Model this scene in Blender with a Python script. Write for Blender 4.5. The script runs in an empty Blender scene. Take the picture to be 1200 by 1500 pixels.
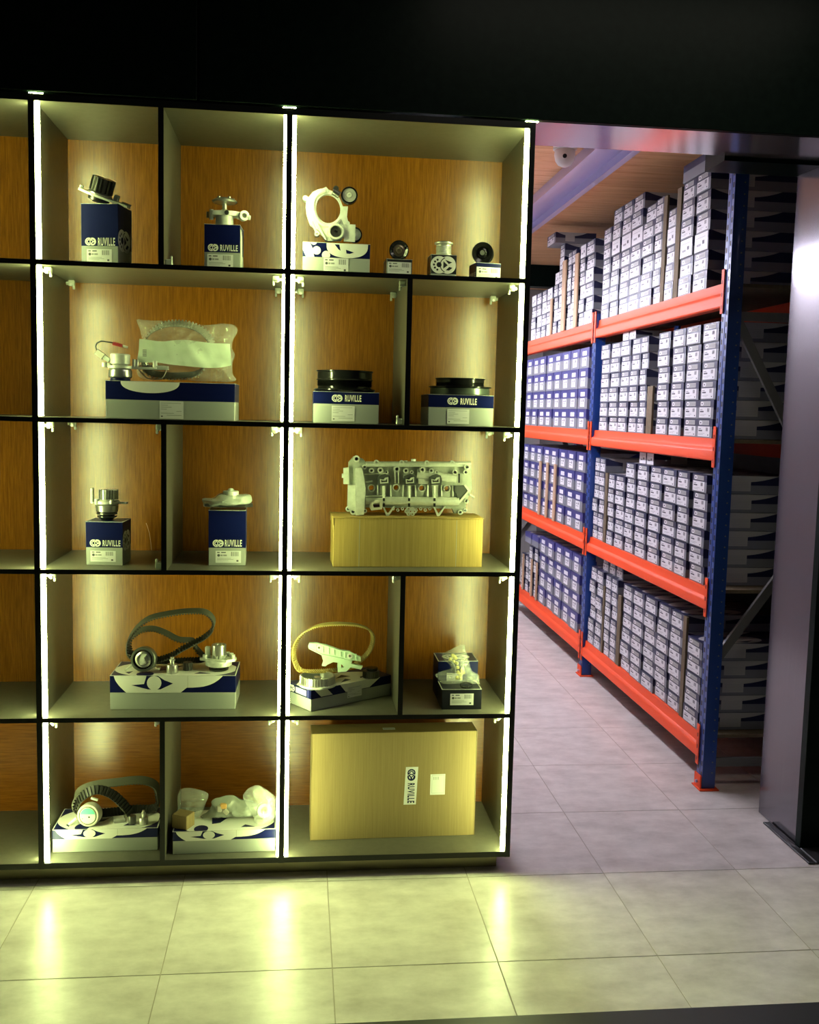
import bpy, bmesh, math, random
from mathutils import Vector, Matrix, noise
from mathutils.geometry import tessellate_polygon
PI = math.pi
SC = bpy.context.scene
COL = SC.collection
rnd = random.Random(7)

# ------------------------------------------------------------------ camera
CAM = Vector((0.9018, -3.4776, 1.7031)); YAW, PITCH, ROLL, FPX = 0.1117, -0.1009, 0.0241, 1448.07
_cy, _sy, _cp, _sp = math.cos(YAW), math.sin(YAW), math.cos(PITCH), math.sin(PITCH)
FW = Vector((_sy*_cp, _cy*_cp, _sp)); _r = Vector((_cy, -_sy, 0)); _u = _r.cross(FW)
RT = _r*math.cos(ROLL) + _u*math.sin(ROLL); UP = -_r*math.sin(ROLL) + _u*math.cos(ROLL)
cd = bpy.data.cameras.new('camera'); cam = bpy.data.objects.new('camera', cd); COL.objects.link(cam)
m = Matrix((RT, UP, -FW)).transposed().to_4x4(); m.translation = CAM; cam.matrix_world = m
cd.sensor_fit = 'HORIZONTAL'; cd.sensor_width = 36; cd.lens = FPX/1200*36; cd.clip_start = .05
SC.camera = cam
# ------------------------------------------------------------------ world, light, exposure
w = bpy.data.worlds.new('world'); SC.world = w; w.use_nodes = True
w.node_tree.nodes['Background'].inputs[0].default_value = (.75, .85, .8, 1)
w.node_tree.nodes['Background'].inputs[1].default_value = .012
SC.view_settings.view_transform = 'Standard'; SC.view_settings.look = 'None'
SC.view_settings.gamma = 1; SC.view_settings.exposure = 0; SC.view_settings.use_curve_mapping = False
LED_COL = (.84, 1, .37); LED_POWER = 86.0
TUBE_COL = (.88, .86, 1.0); TUBE_POWER = 118.0
def area(name, loc, rot, sx, sy, power, col):
    l = bpy.data.lights.new(name, 'AREA'); l.shape = 'RECTANGLE'; l.size = sx; l.size_y = sy; l.energy = power; l.color = col
    o = bpy.data.objects.new(name, l); COL.objects.link(o); o.location = loc; o.rotation_euler = rot; return o
area('showroom_light', (2.2, -.75, 3.38), (0, 0, 0), 1.6, .5, 9, (1, .93, .76))

def ray(px, py): return FW + RT*((px-600)/FPX) - UP*((py-750)/FPX)
def at(px, py, Y):
    d = ray(px, py); return CAM + d*((Y-CAM.y)/d.y)
def onz(px, py, z):
    d = ray(px, py); return CAM + d*((z-CAM.z)/d.z)

# ------------------------------------------------------------------ materials
def mat(name, col, rough=.5, metal=0, spec=.5, emit=None, estr=0, alpha=1, trans=0, coat=0):
    M = bpy.data.materials.new(name); M.use_nodes = True
    b = M.node_tree.nodes['Principled BSDF']
    b.inputs['Base Color'].default_value = (*col, 1); b.inputs['Roughness'].default_value = rough
    b.inputs['Metallic'].default_value = metal; b.inputs['Specular IOR Level'].default_value = spec
    b.inputs['Alpha'].default_value = alpha; b.inputs['Transmission Weight'].default_value = trans
    b.inputs['Coat Weight'].default_value = coat
    if emit: b.inputs['Emission Color'].default_value = (*emit, 1); b.inputs['Emission Strength'].default_value = estr
    return M
def grain(M, c1, c2, scale=(1, 1, 1), ns=8, detail=6, bump=0, lo=.3, hi=.7, rvar=None, coord='Object'):
    """noise driven two colour blend (object coordinates) with optional bump"""
    N = M.node_tree.nodes; L = M.node_tree.links; b = N['Principled BSDF']
    tc = N.new('ShaderNodeTexCoord'); mp = N.new('ShaderNodeMapping'); mp.inputs['Scale'].default_value = scale
    nz = N.new('ShaderNodeTexNoise'); nz.inputs['Scale'].default_value = ns; nz.inputs['Detail'].default_value = detail
    nz.inputs['Roughness'].default_value = .65
    L.new(tc.outputs[coord], mp.inputs[0]); L.new(mp.outputs[0], nz.inputs[0])
    cr = N.new('ShaderNodeValToRGB'); cr.color_ramp.elements[0].position = lo; cr.color_ramp.elements[1].position = hi
    cr.color_ramp.elements[0].color = (*c1, 1); cr.color_ramp.elements[1].color = (*c2, 1)
    L.new(nz.outputs[0], cr.inputs[0]); L.new(cr.outputs[0], b.inputs['Base Color'])
    if bump:
        bp = N.new('ShaderNodeBump'); bp.inputs['Strength'].default_value = bump; bp.inputs['Distance'].default_value = .003
        L.new(nz.outputs[0], bp.inputs['Height']); L.new(bp.outputs[0], b.inputs['Normal'])
    return M
M_LAM = grain(mat('grey_laminate', (.3, .3, .3), .38, 0, .5), (.102, .096, .075), (.124, .116, .092), (1, 1, 1), 40, 3)
M_EDGE = mat('black_edge', (.006, .007, .007), .35, 0, .35)
M_OAK = grain(mat('oak_veneer', (.4, .2, .04), .27, 0, .8), (.20, .064, .0035), (.37, .135, .008), (60, 60, 3.2), 3, 8, .06, .32, .68)
M_OAKH = grain(mat('oak_veneer_horizontal', (.4, .2, .04), .27, 0, .8), (.18, .052, .0035), (.31, .102, .008), (3.2, 60, 60), 3, 8, .06, .32, .68)
M_PLINTH = mat('plinth_metal', (.30, .27, .16), .35, .5)
M_LED = mat('led_diffuser', (.8, .8, .7), .4, emit=LED_COL, estr=LED_POWER)
M_CLIP = mat('clear_plastic', (.85, .9, .8), .12, 0, .8, trans=.35)
M_TUBE = mat('tube_glow', (.9, .9, .9), .4, emit=TUBE_COL, estr=TUBE_POWER)
M_WHITEMET = mat('white_enamel', (.75, .75, .75), .4)
M_PANEL = grain(mat('dark_glossy_panel', (.003, .008, .006), .35, 0, .06), (.0022, .006, .0045), (.004, .009, .007), (1, 1, 1), 30, 2)
M_REVEAL = mat('brushed_reveal', (.42, .40, .44), .17, .85)
M_JAMB = grain(mat('satin_jamb', (.30, .29, .32), .17, .8), (.145, .135, .155), (.165, .155, .175), (60, 60, .5), 4, 3)
M_RUBBER = mat('black_rubber', (.008, .008, .008), .5)
M_GROUT = mat('grout', (.46, .40, .34), .8)
M_TILE = grain(mat('porcelain_tile', (.5, .48, .46), .32, 0, .5), (.52, .47, .44), (.82, .765, .73), (1, 1.6, 1), 6, 14, .04, .3, .7, coord='Object')
M_PINE = grain(mat('pine_board', (.6, .4, .25), .5), (.62, .31, .13), (.90, .56, .30), (1.3, 16, 16), 2.2, 9, .05, .3, .72)
M_STEEL = mat('galvanised', (.46, .43, .66), .36, .6)
M_ORANGE = mat('orange_paint', (.78, .072, .013), .5, 0, .3)
M_BLUE = mat('blue_paint', (.009, .045, .23), .35, 0, .5, coat=.2)
M_DARK = mat('dark_hole', (.004, .004, .005), .7)
M_BRACE = mat('brace_steel', (.20, .20, .19), .45, .5)
M_WOODSTRIP = grain(mat('timber_strip', (.5, .35, .22), .7), (.44, .29, .17), (.60, .42, .26), (20, 20, 2), 4, 5)
M_FIBRE = grain(mat('brown_board', (.12, .09, .05), .8), (.10, .075, .04), (.15, .11, .06), (1, 1, 1), 40, 5)
M_CGREY = mat('carton_grey', (.20, .21, .235), .5)
M_CGREYD = mat('carton_grey_dark', (.20, .22, .22), .5)
M_CNAVY = mat('carton_navy', (.013, .016, .055), .4)
M_CBLUE = mat('carton_blue', (.035, .035, .17), .42)
M_PALE = mat('carton_pale_print', (.44, .44, .42), .5)
M_LABEL = mat('white_sticker', (.79, .79, .81), .45)
M_INK = mat('grey_ink', (.10, .10, .12), .6)
M_INKL = mat('light_grey_ink', (.34, .34, .36), .6)
M_DGREY = mat('display_box_grey', (.38, .40, .38), .38)
M_DNAVY = mat('display_box_navy', (.003, .006, .062), .36, 0, .22)
M_DBLACK = mat('display_box_black', (.008, .009, .016), .35)
M_WPRINT = mat('white_print', (.84, .84, .80), .42)
M_EDGEP = mat('carton_paper_edge', (.62, .62, .56), .6)
M_KRAFT = grain(mat('kraft_board', (.5, .33, .13), .7), (.25, .175, .07), (.31, .22, .095), (45, 45, 1.2), 4, 4, .05)
M_CORR = grain(mat('corrugated_yellow_board', (.5, .36, .12), .7), (.34, .225, .055), (.46, .315, .09), (90, 90, 1), 4, 3, .2, .35, .65)
M_CAST = grain(mat('cast_aluminium', (.6, .62, .58), .38, .2), (.62, .64, .58), (.76, .78, .72), (1, 1, 1), 60, 4, .05)
M_CASTD = grain(mat('cast_aluminium_shaded', (.4, .42, .38), .42, .25), (.36, .38, .33), (.50, .52, .46), (1, 1, 1), 50, 5)  # darker than the bosses: crevice shading put into the plate colour
M_CHROME = mat('machined_steel', (.64, .64, .61), .3, .9)
M_GASK = mat('grey_gasket', (.07, .075, .07), .5)
M_SATIN = mat('satin_steel', (.66, .66, .60), .34, .55)
M_STEELD = mat('dark_steel', (.16, .16, .15), .3, .9)
M_BLACKG = mat('black_gloss', (.008, .008, .008), .16, 0, .6)
M_BELT = mat('belt_rubber', (.022, .021, .018), .5)
M_BELTB = mat('belt_back', (.085, .083, .062), .55)
M_BELTY = mat('yellow_belt', (.42, .32, .10), .45)
M_PLAST = mat('off_white_plastic', (.60, .78, .60), .4)
M_TEAL = mat('teal_cover', (.10, .55, .38), .35)
M_RED = mat('red_plastic', (.35, .03, .03), .4)
M_BEIGE = mat('beige_plastic', (.55, .52, .45), .45)
def film(name, col, a, rough):
    return mat(name, col, rough, 0, .9, alpha=a)
M_FILM = film('clear_film', (.80, .84, .78), .23, .08)
M_FILM2 = film('milky_film', (.75, .82, .74), .42, .14)
M_PAPER = mat('white_paper_insert', (.70, .80, .66), .5)

# ------------------------------------------------------------------ helpers
ROOTM = {}
def tag(o, label=None, cat=None, group=None, kind=None):
    for k, v in (('label', label), ('category', cat), ('group', group), ('kind', kind)):
        if v: o[k] = v
    return o
def thing(name, loc, label, cat, rz=0, group=None):
    o = bpy.data.objects.new(name, None); COL.objects.link(o); o.location = loc; o.rotation_euler = (0, 0, rz)
    o.empty_display_size = .05
    ROOTM[o] = Matrix.Translation(loc) @ Matrix.Rotation(rz, 4, 'Z')
    return tag(o, label, cat, group)
def link(name, me, parent=None, kind=None):
    o = bpy.data.objects.new(name, me); COL.objects.link(o)
    if parent is not None: o.parent = parent
    if kind: o['kind'] = kind
    return o
def circ(cx, cy, r, n=24, a0=0, a1=2*PI, ry=None):
    ry = r if ry is None else ry; full = abs(a1-a0-2*PI) < 1e-6
    k = n if full else n+1
    return [(cx+r*math.cos(a0+(a1-a0)*i/n), cy+ry*math.sin(a0+(a1-a0)*i/n)) for i in range(k)]
def rect(x0, y0, x1, y1): return [(x0, y0), (x1, y0), (x1, y1), (x0, y1)]
def clip(poly, x0, y0, x1, y1):
    for ax, s, lim in ((0, 1, x0), (0, -1, x1), (1, 1, y0), (1, -1, y1)):
        out = []
        for i in range(len(poly)):
            a, b = poly[i-1], poly[i]; ia = s*(a[ax]-lim) >= 0; ib = s*(b[ax]-lim) >= 0
            if ia != ib:
                t = (lim-a[ax])/(b[ax]-a[ax]); q = [a[0]+t*(b[0]-a[0]), a[1]+t*(b[1]-a[1])]; out.append(tuple(q))
            if ib: out.append(b)
        poly = out
        if not poly: return []
    return poly
class MB:
    """mesh collector: faces with material slots"""
    def __init__(s): s.v = []; s.f = []; s.m = []; s.mats = []; s.M = Matrix()
    def slot(s, mt):
        if mt not in s.mats: s.mats.append(mt)
        return s.mats.index(mt)
    def add(s, vs, fs, mt):
        k = len(s.v); s.v += [s.M @ Vector(a) for a in vs]; i = s.slot(mt)
        for f in fs: s.f.append([k+j for j in f]); s.m.append(i)
        return s
    def box(s, x0, y0, z0, x1, y1, z1, mt, M=None, b=0):
        if b:
            bm = bmesh.new(); bmesh.ops.create_cube(bm, size=1)
            for v in bm.verts: v.co = Vector(((x0+x1)/2+v.co.x*(x1-x0), (y0+y1)/2+v.co.y*(y1-y0), (z0+z1)/2+v.co.z*(z1-z0)))
            bmesh.ops.bevel(bm, geom=bm.edges[:], offset=b, segments=1, affect='EDGES', profile=.5)
            bm.verts.index_update(); vs = [v.co.copy() for v in bm.verts]; fs = [[v.index for v in f.verts] for f in bm.faces]; bm.free()
        else:
            vs = [Vector((x, y, z)) for z in (z0, z1) for y in (y0, y1) for x in (x0, x1)]
            fs = [(0, 2, 3, 1), (4, 5, 7, 6), (0, 1, 5, 4), (2, 6, 7, 3), (0, 4, 6, 2), (1, 3, 7, 5)]
        if M is not None: vs = [M @ v for v in vs]
        return s.add(vs, fs, mt)
    def lathe(s, prof, M, mt, n=32):
        """prof [(r,h)] turned about local z of M"""
        vs = []; fs = []; k = len(prof)
        for i in range(n):
            a = 2*PI*i/n
            for r, h in prof: vs.append(M @ Vector((r*math.cos(a), r*math.sin(a), h)))
        for i in range(n):
            j = (i+1) % n
            for q in range(k-1): fs.append((i*k+q, j*k+q, j*k+q+1, i*k+q+1))
        if prof[0][0] > 1e-6: fs.append([i*k for i in range(n)][::-1])
        if prof[-1][0] > 1e-6: fs.append([i*k+k-1 for i in range(n)])
        return s.add(vs, fs, mt)
    def ringlathe(s, prof, M, mt, n=32):
        vs = []; fs = []; k = len(prof)
        for i in range(n):
            a = 2*PI*i/n
            for r, h in prof: vs.append(M @ Vector((r*math.cos(a), r*math.sin(a), h)))
        for i in range(n):
            j = (i+1) % n
            for q in range(k): fs.append((i*k+q, j*k+q, j*k+(q+1) % k, i*k+(q+1) % k))
        return s.add(vs, fs, mt)
    def cyl(s, p0, p1, r, mt, r1=None, n=20):
        p0 = Vector(p0); p1 = Vector(p1); M = frame(p0, p1-p0); h = (p1-p0).length
        return s.lathe([(r, 0), (r if r1 is None else r1, h)], M, mt, n)
    def gear(s, r, ri, h, nt, td, M, mt, hole=0):
        pts = []
        for i in range(nt):
            for f, rr in ((-.30, r-td), (-.16, r), (.16, r), (.30, r-td)):
                a = 2*PI*(i+f)/nt; pts.append((rr*math.cos(a), rr*math.sin(a)))
        hs = [circ(0, 0, hole, 20)] if hole else []
        return s.plate(pts, hs, 0, h, M, mt)
    def plate(s, outer, holes, z0, z1, M, mt):
        loops = [[Vector((x, y, 0)) for x, y in l] for l in [outer]+holes]
        tris = tessellate_polygon(loops); flat = [p for l in loops for p in l]; n = len(flat)
        vs = [M @ Vector((p.x, p.y, z)) for z in (z0, z1) for p in flat]
        fs = [tuple(t)[::-1] for t in tris]+[tuple(i+n for i in t) for t in tris]; k = 0
        for l in loops:
            q = len(l)
            for i in range(q): a, b = k+i, k+(i+1) % q; fs.append((a, b, b+n, a+n))
            k += q
        return s.add(vs, fs, mt)
    def tube(s, path, r, mt, n=8, closed=False):
        path = [Vector(p) for p in path]; k = len(path); vs = []; fs = []; up = Vector((0, 0, 1))
        for i, p in enumerate(path):
            a = path[(i-1) % k] if (closed or i) else p; b = path[(i+1) % k] if (closed or i < k-1) else p
            t = (b-a).normalized(); x = t.cross(Vector((.13, .9, .4))).normalized(); y = t.cross(x)
            for j in range(n): vs.append(p+(x*math.cos(2*PI*j/n)+y*math.sin(2*PI*j/n))*r)
        for i in range(k if closed else k-1):
            for j in range(n): fs.append((i*n+j, i*n+(j+1) % n, ((i+1) % k)*n+(j+1) % n, ((i+1) % k)*n+j))
        if not closed: fs += [list(range(n))[::-1], list(range((k-1)*n, k*n))]
        return s.add(vs, fs, mt)
    def poly(s, pts, M, mt, z=0):
        if len(pts) < 3: return s
        return s.add([M @ Vector((x, y, z)) for x, y in pts], [list(range(len(pts)))], mt)
    def build(s, name, parent=None, world=False, smooth=True, kind=None, obj=True):
        vs = s.v
        if world and parent is not None:
            Mi = ROOTM[parent].inverted(); vs = [Mi @ v for v in vs]
        me = bpy.data.meshes.new(name); me.from_pydata([tuple(v) for v in vs], [], s.f)
        for mt in s.mats: me.materials.append(mt)
        me.polygons.foreach_set('material_index', s.m); me.update()
        bm = bmesh.new(); bm.from_mesh(me); bmesh.ops.recalc_face_normals(bm, faces=bm.faces[:]); bm.to_mesh(me); bm.free()
        if smooth: me.shade_smooth(); me.set_sharp_from_angle(angle=math.radians(35))
        if not obj: return me
        o = link(name, me, parent, kind)
        return o
def frame(o, zdir, xh=None):
    z = Vector(zdir).normalized(); h = Vector(xh) if xh is not None else (Vector((1, 0, 0)) if abs(z.x) < .9 else Vector((0, 1, 0)))
    y = z.cross(h).normalized(); x = y.cross(z)
    m = Matrix((x, y, z)).transposed().to_4x4(); m.translation = Vector(o); return m
def T(x, y, z): return Matrix.Translation((x, y, z))
def spline(P, n=8, closed=True):
    P = [Vector(p) for p in P]; k = len(P); out = []
    rng = range(k) if closed else range(k-1)
    for i in rng:
        if closed: a, b, c, d = P[i-1], P[i], P[(i+1) % k], P[(i+2) % k]
        else: a, b, c, d = P[max(i-1, 0)], P[i], P[i+1], P[min(i+2, k-1)]
        for j in range(n):
            t = j/n; out.append(.5*((2*b)+(c-a)*t+(2*a-5*b+4*c-d)*t*t+(3*b-a-3*c+d)*t**3))
    if not closed: out.append(P[-1])
    return out
def resample(P, step, closed=True):
    out = [P[0]]; Q = P+[P[0]] if closed else P; acc = 0
    for a, b in zip(Q, Q[1:]):
        L = (b-a).length
        while acc+L >= step:
            t = (step-acc)/L; a = a+(b-a)*t; out.append(a); L = (b-a).length; acc = 0
        acc += L
    return out
def belt(mb, pts, width, th, wdir, mt, mback, step=.0075, closed=True, inner=1, tooth=.0025):
    """toothed drive belt: a ribbon whose width runs along wdir (a vector or fn(i)), with bar teeth on one side"""
    P = resample(spline(pts, 10, closed), step, closed); k = len(P)
    vs = []; fs = []; wd = []
    for i in range(k):
        a = P[i-1] if (closed or i) else P[i]; b = P[(i+1) % k] if (closed or i < k-1) else P[i]
        t = (b-a).normalized(); w_ = Vector(wdir(i/k) if callable(wdir) else wdir); w_ = (w_-t*w_.dot(t)).normalized()
        nrm = t.cross(w_).normalized()*inner; wd.append((t, w_, nrm))
        for sx, sn in ((-1, 0), (1, 0), (1, 1), (-1, 1)): vs.append(P[i]+w_*sx*width/2-nrm*th*sn)
    m_ = k if closed else k-1
    fb = []; fi = []
    for i in range(m_):
        j = (i+1) % k
        for q in range(4):
            f = (i*4+q, j*4+q, j*4+(q+1) % 4, i*4+(q+1) % 4); (fi if q == 0 else fb).append(f)
    base = len(mb.v); mb.add(vs, fb, mback); mb.add(vs, fi, mt)
    for i in range(0, m_):
        t, w_, nr = wd[i]; c = P[i]
        vs = [c+w_*sx*width/2*.98+t*st*step*.26+nr*h for h in (-.0004, tooth) for st in (-1, 1) for sx in (-1, 1)]
        mb.add(vs, [(0, 2, 3, 1), (4, 5, 7, 6), (0, 1, 5, 4), (2, 6, 7, 3), (0, 4, 6, 2), (1, 3, 7, 5)], mt)
def bag(mb, outline, Y, depth, mt, seed=0, crumple=.006, rings=12, seg=64, back=.3, zmin=None):
    """crumpled plastic bag filling a star shaped outline (world x,z), pillow thickness about plane Y"""
    k = len(outline); cx = sum(p[0] for p in outline)/k; cz = sum(p[1] for p in outline)/k
    O = spline([Vector((x, 0, z)) for x, z in outline], 12, True); O = resample(O, sum((O[i]-O[i-1]).length for i in range(len(O)))/seg*.999)[:seg]
    n = len(O)
    for side in (-1, 1):
        vs = [Vector((cx, Y+side*depth*(1 if side < 0 else back), cz))]; fs = []
        for r in range(1, rings+1):
            f = r/rings
            for i, p in enumerate(O):
                x = cx+(p.x-cx)*f; z = cz+(p.z-cz)*f; q = Vector((x*22+seed*7, z*22, side*3+seed))
                d = max(0, 1-f**2.4)**.5
                nz_ = (1-abs(noise.noise(q))*2.2)+.5*(1-abs(noise.noise(q*2.6))*2.2)
                e = (.25+.75*d)
                y = Y+side*d*depth*(1 if side < 0 else back)+side*(nz_-.6)*crumple*e
                zz = z+noise.noise(q*1.7)*crumple*.35*f
                if zmin is not None: zz = max(zz, zmin)
                vs.append(Vector((x+noise.noise(q*1.3+Vector((5, 5, 5)))*crumple*.3*f, y, zz)))
        for i in range(n): fs.append((0, 1+i, 1+(i+1) % n))
        for r in range(rings-1):
            a = 1+r*n; b = a+n
            for i in range(n): j = (i+1) % n; fs.append((a+i, b+i, b+j, a+j))
        mb.add(vs, fs, mt)

_text = {}
def text_mesh(s):
    if s in _text: return _text[s]
    cu = bpy.data.curves.new('lettering', 'FONT'); cu.body = s; cu.resolution_u = 2; cu.offset = .028; cu.space_character = 1.16
    o = bpy.data.objects.new('lettering', cu); COL.objects.link(o)
    dg = bpy.context.evaluated_depsgraph_get(); me = bpy.data.meshes.new_from_object(o.evaluated_get(dg))
    bpy.data.objects.remove(o)
    xs = [v.co.x for v in me.vertices]; ys = [v.co.y for v in me.vertices]
    x0, x1, y0, y1 = min(xs), max(xs), min(ys), max(ys)
    V = [((v.co.x-x0)/(x1-x0), (v.co.y-y0)/(y1-y0)) for v in me.vertices]; F = [list(p.vertices) for p in me.polygons]
    bpy.data.meshes.remove(me); _text[s] = (V, F); return _text[s]
def put_text(mb, s, x0, y0, x1, y1, M, mt, z):
    V, F = text_mesh(s)
    mb.add([M @ Vector((x0+(x1-x0)*x, y0+(y1-y0)*y, z)) for x, y in V], F, mt)
def emblem(mb, cx, cy, r, M, fg, bg, z, rot=0):
    """two overlapping rings: left one with balls round its hub, right one a spoked wheel"""
    R = M @ Matrix.Translation((cx, cy, 0)) @ Matrix.Rotation(rot, 4, 'Z'); d = r*.50
    mb.poly(circ(-d, 0, r, 28), R, fg, z); mb.poly(circ(d, 0, r, 28), R, fg, z+.00003)
    for i in range(5):
        a = PI+(-2+i)*.62; mb.poly(circ(-d+.60*r*math.cos(a), .60*r*math.sin(a), r*.13, 8), R, bg, z+.0001)
    mb.poly(circ(-d, 0, r*.30, 14), R, bg, z+.0001)
    ring = circ(d, 0, r*.92, 26, PI*.62, PI*1.38)+circ(d, 0, r*.82, 26, PI*1.38, PI*.62)
    mb.poly(ring, R, bg, z+.0001)
    mb.poly([(d-.50*r, .42*r), (d-.50*r, -.42*r), (d+.02*r, -.02*r)], R, bg, z+.0001)
    mb.poly([(d-.30*r, .60*r), (d+.55*r, .32*r), (d+.14*r, .12*r)], R, bg, z+.0001)
    mb.poly([(d-.20*r, -.60*r), (d+.20*r, -.20*r), (d+.58*r, -.30*r), (d+.2*r, -.62*r)], R, bg, z+.0001)
def sticker(mb, x0, y0, x1, y1, M, z, style=0, mt=None):
    """white label with tiny print: part line, mark, bar code, lines and small square"""
    w_, h_ = x1-x0, y1-y0; mb.poly(rect(x0, y0, x1, y1), M, mt or M_LABEL, z); z += .00015
    P = lambda a, b, c, d, k=M_INKL: mb.poly(rect(x0+a*w_, y0+b*h_, x0+c*w_, y0+d*h_), M, k, z)
    if style == 0:
        P(.06, .82, .16, .90, M_INK); P(.22, .82, .40, .90, M_INK)
        mb.poly(circ(x0+.12*w_, y0+.62*h_, .055*w_, 12), M, M_INK, z)
        P(.19, .56, .28, .68); P(.30, .56, .44, .68)
        x = .60
        for i in range(11):
            ww = (.012, .022, .008)[i % 3]; P(x, .56, x+ww, .92, M_INK if i % 2 else M_INKL); x += ww+.014
        P(.06, .36, .60, .39); P(.06, .27, .70, .30); P(.06, .18, .50, .20); P(.82, .10, .90, .24, M_INK)
    else:
        for i, (a, b) in enumerate(((.05, .9), (.05, .35), (.05, .5), (.05, .3), (.7, .92), (.05, .6), (.3, .92))):
            yy = .88-i*.115; P(a, yy, b, yy+.025)
        P(.06, .10, .13, .17, M_INK)

# ------------------------------------------------------------------ the setting
X0T, XST, Y0T, YST = .504, .5165, -.597, .5665
fl = MB(); fl.box(-3.0, -6, -.08, 6.5, 9.2, -.0018, M_GROUT); floor = fl.build('floor', smooth=False); floor['kind'] = 'structure'
def grain_variants():
    out = []
    for i in range(4):
        M_ = M_TILE.copy(); mp = [n for n in M_.node_tree.nodes if n.type == 'MAPPING'][0]
        mp.inputs['Location'].default_value = (i*3.1, i*1.7, 0); out.append(M_)
    return out
TV = grain_variants(); tm = {}
def tile_mesh(hy, v):
    if (hy, v) in tm: return tm[(hy, v)]
    b = MB(); b.box(-XST/2+.0016, 0, -.0017, XST/2-.0016, hy-.0032, 0, TV[v], b=.0006); me = b.build('tile', obj=False); tm[(hy, v)] = me; return me
for i in range(-6, 8):
    for j in range(-1, 14):
        y0 = Y0T+j*YST; hy = YST
        if j == -1: y0 = -.878; hy = Y0T+.878
        o = link('tile', tile_mesh(round(hy, 4), rnd.randrange(4)), floor); o.location = (X0T+(i+.5)*XST, y0+.0016, 0)
th = MB(); th.box(-2.2, -1.30, -.0017, 4.2, -.879, .004, M_RUBBER, b=.001); o = th.build('trim_1'); tag(o, kind='structure')
# bulkhead above shelf and doorway: two glossy black-green panels over a metal soffit
def struct(name, fn, smooth=False, kind='structure', parent=None):
    b = MB(); fn(b); o = b.build(name, parent, smooth=smooth)
    if parent is None: o['kind'] = kind
    return o
bulk = struct('wall_front', lambda b: b.box(-2.6, .012, 2.722, 5.6, .31, 3.7, M_PANEL))
for a, c in ((-2.6, .545), (.553, 5.6)): struct('panel', lambda b: b.box(a, -.004, 2.719, c, .011, 3.7, M_PANEL, b=.002), True, parent=bulk)
struct('soffit_plate', lambda b: b.box(1.702, .012, 2.717, 2.905, .309, 2.7215, M_REVEAL), parent=bulk)
struct('trim_2', lambda b: b.box(2.52, .312, 2.70, 3.6, .50, 2.95, M_PANEL))
struct('wall_right', lambda b: (b.box(2.912, .165, 0, 3.3, .492, 2.716, M_JAMB, b=.003), b.box(2.908, .12, .0, 5.6, .163, 2.716, M_PANEL, b=.002)), True)
struct('trim_3', lambda b: (b.box(2.876, -.01, .0, 2.906, .375, .008, M_RUBBER, b=.002), b.box(2.9065, -.01, 0, 4.6, .118, .010, M_RUBBER, b=.003)), True)
# store room shell
struct('wall_back', lambda b: b.box(1.0, 7.6, 0, 4.2, 7.7, 3.1, mat('store_wall', (.30, .29, .28), .7)))
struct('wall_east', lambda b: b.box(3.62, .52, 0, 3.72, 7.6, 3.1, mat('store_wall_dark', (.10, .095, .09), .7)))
struct('wall_west', lambda b: b.box(1.20, .56, 0, 1.26, 7.6, 3.1, mat('store_wall_side', (.5, .49, .48), .7)))
ceil = struct('ceiling', lambda b: b.box(1.2, .32, 3.112, 3.72, 7.7, 3.2, M_FIBRE))
y = .32; bmesh_c = {}
while y < 7.5:
    wd = rnd.choice((.14, .16, .16, .18)); v = rnd.randrange(3)
    if (wd, v) not in bmesh_c:
        M_ = M_PINE.copy(); [n for n in M_.node_tree.nodes if n.type == 'MAPPING'][0].inputs['Location'].default_value = (v*2.3, wd*40, v)
        b = MB(); b.box(0, 0, 0, 2.5, wd-.0025, .012, M_, b=.002); bmesh_c[(wd, v)] = b.build('board', obj=False)
    o = link('board', bmesh_c[(wd, v)], ceil); o.location = (1.21, y, 3.1); y += wd
def chan(b):
    for x in (2.36, 2.552): b.box(x, .34, 3.03, x+.008, 7.4, 3.098, M_STEEL)
    b.box(2.368, .34, 3.085, 2.552, 7.4, 3.098, M_STEEL); b.box(2.345, .34, 3.026, 2.378, 7.4, 3.032, M_STEEL); b.box(2.535, .34, 3.026, 2.575, 7.4, 3.032, M_STEEL)
o = struct('ceiling_channel', chan); del o['kind']; tag(o, 'long galvanised steel channel running along the pine ceiling above the aisle', 'ceiling beam')
o = struct('ceiling_beam', lambda b: b.box(1.3, 5.75, 2.90, 3.5, 5.9, 3.097, M_PANEL)); del o['kind']; tag(o, 'black cross beam under the far end of the pine ceiling', 'ceiling beam')
o = struct('cable_trunking', lambda b: b.box(3.30, .55, 3.0, 3.42, 5.7, 3.095, M_PANEL)); del o['kind']; tag(o, 'black trunking along the ceiling behind the top rack boxes', 'trunking')
# dome camera on the ceiling
cp = at(827, 240, 1.72); t = thing('dome_camera', (cp.x, 1.72, 3.098), 'white dome security camera on the pine ceiling beside the steel channel', 'security camera')
b = MB(); b.lathe([(.062, 0), (.062, -.018), (.056, -.02)], Matrix(), M_WHITEMET, 28); b.build('base', t)
b = MB(); b.lathe([(.052, -.0205), (.055, -.045), (.048, -.075), (.034, -.095), (.012, -.105), (0, -.106)], Matrix(), M_WHITEMET, 28); b.build('dome', t)
b = MB(); b.lathe([(.011, 0), (.011, .006), (.004, .008), (0, .008)], frame((-.012, -.047, -.06), (-.2, -1, -.25)), M_DARK, 14); b.build('lens', t)
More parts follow.
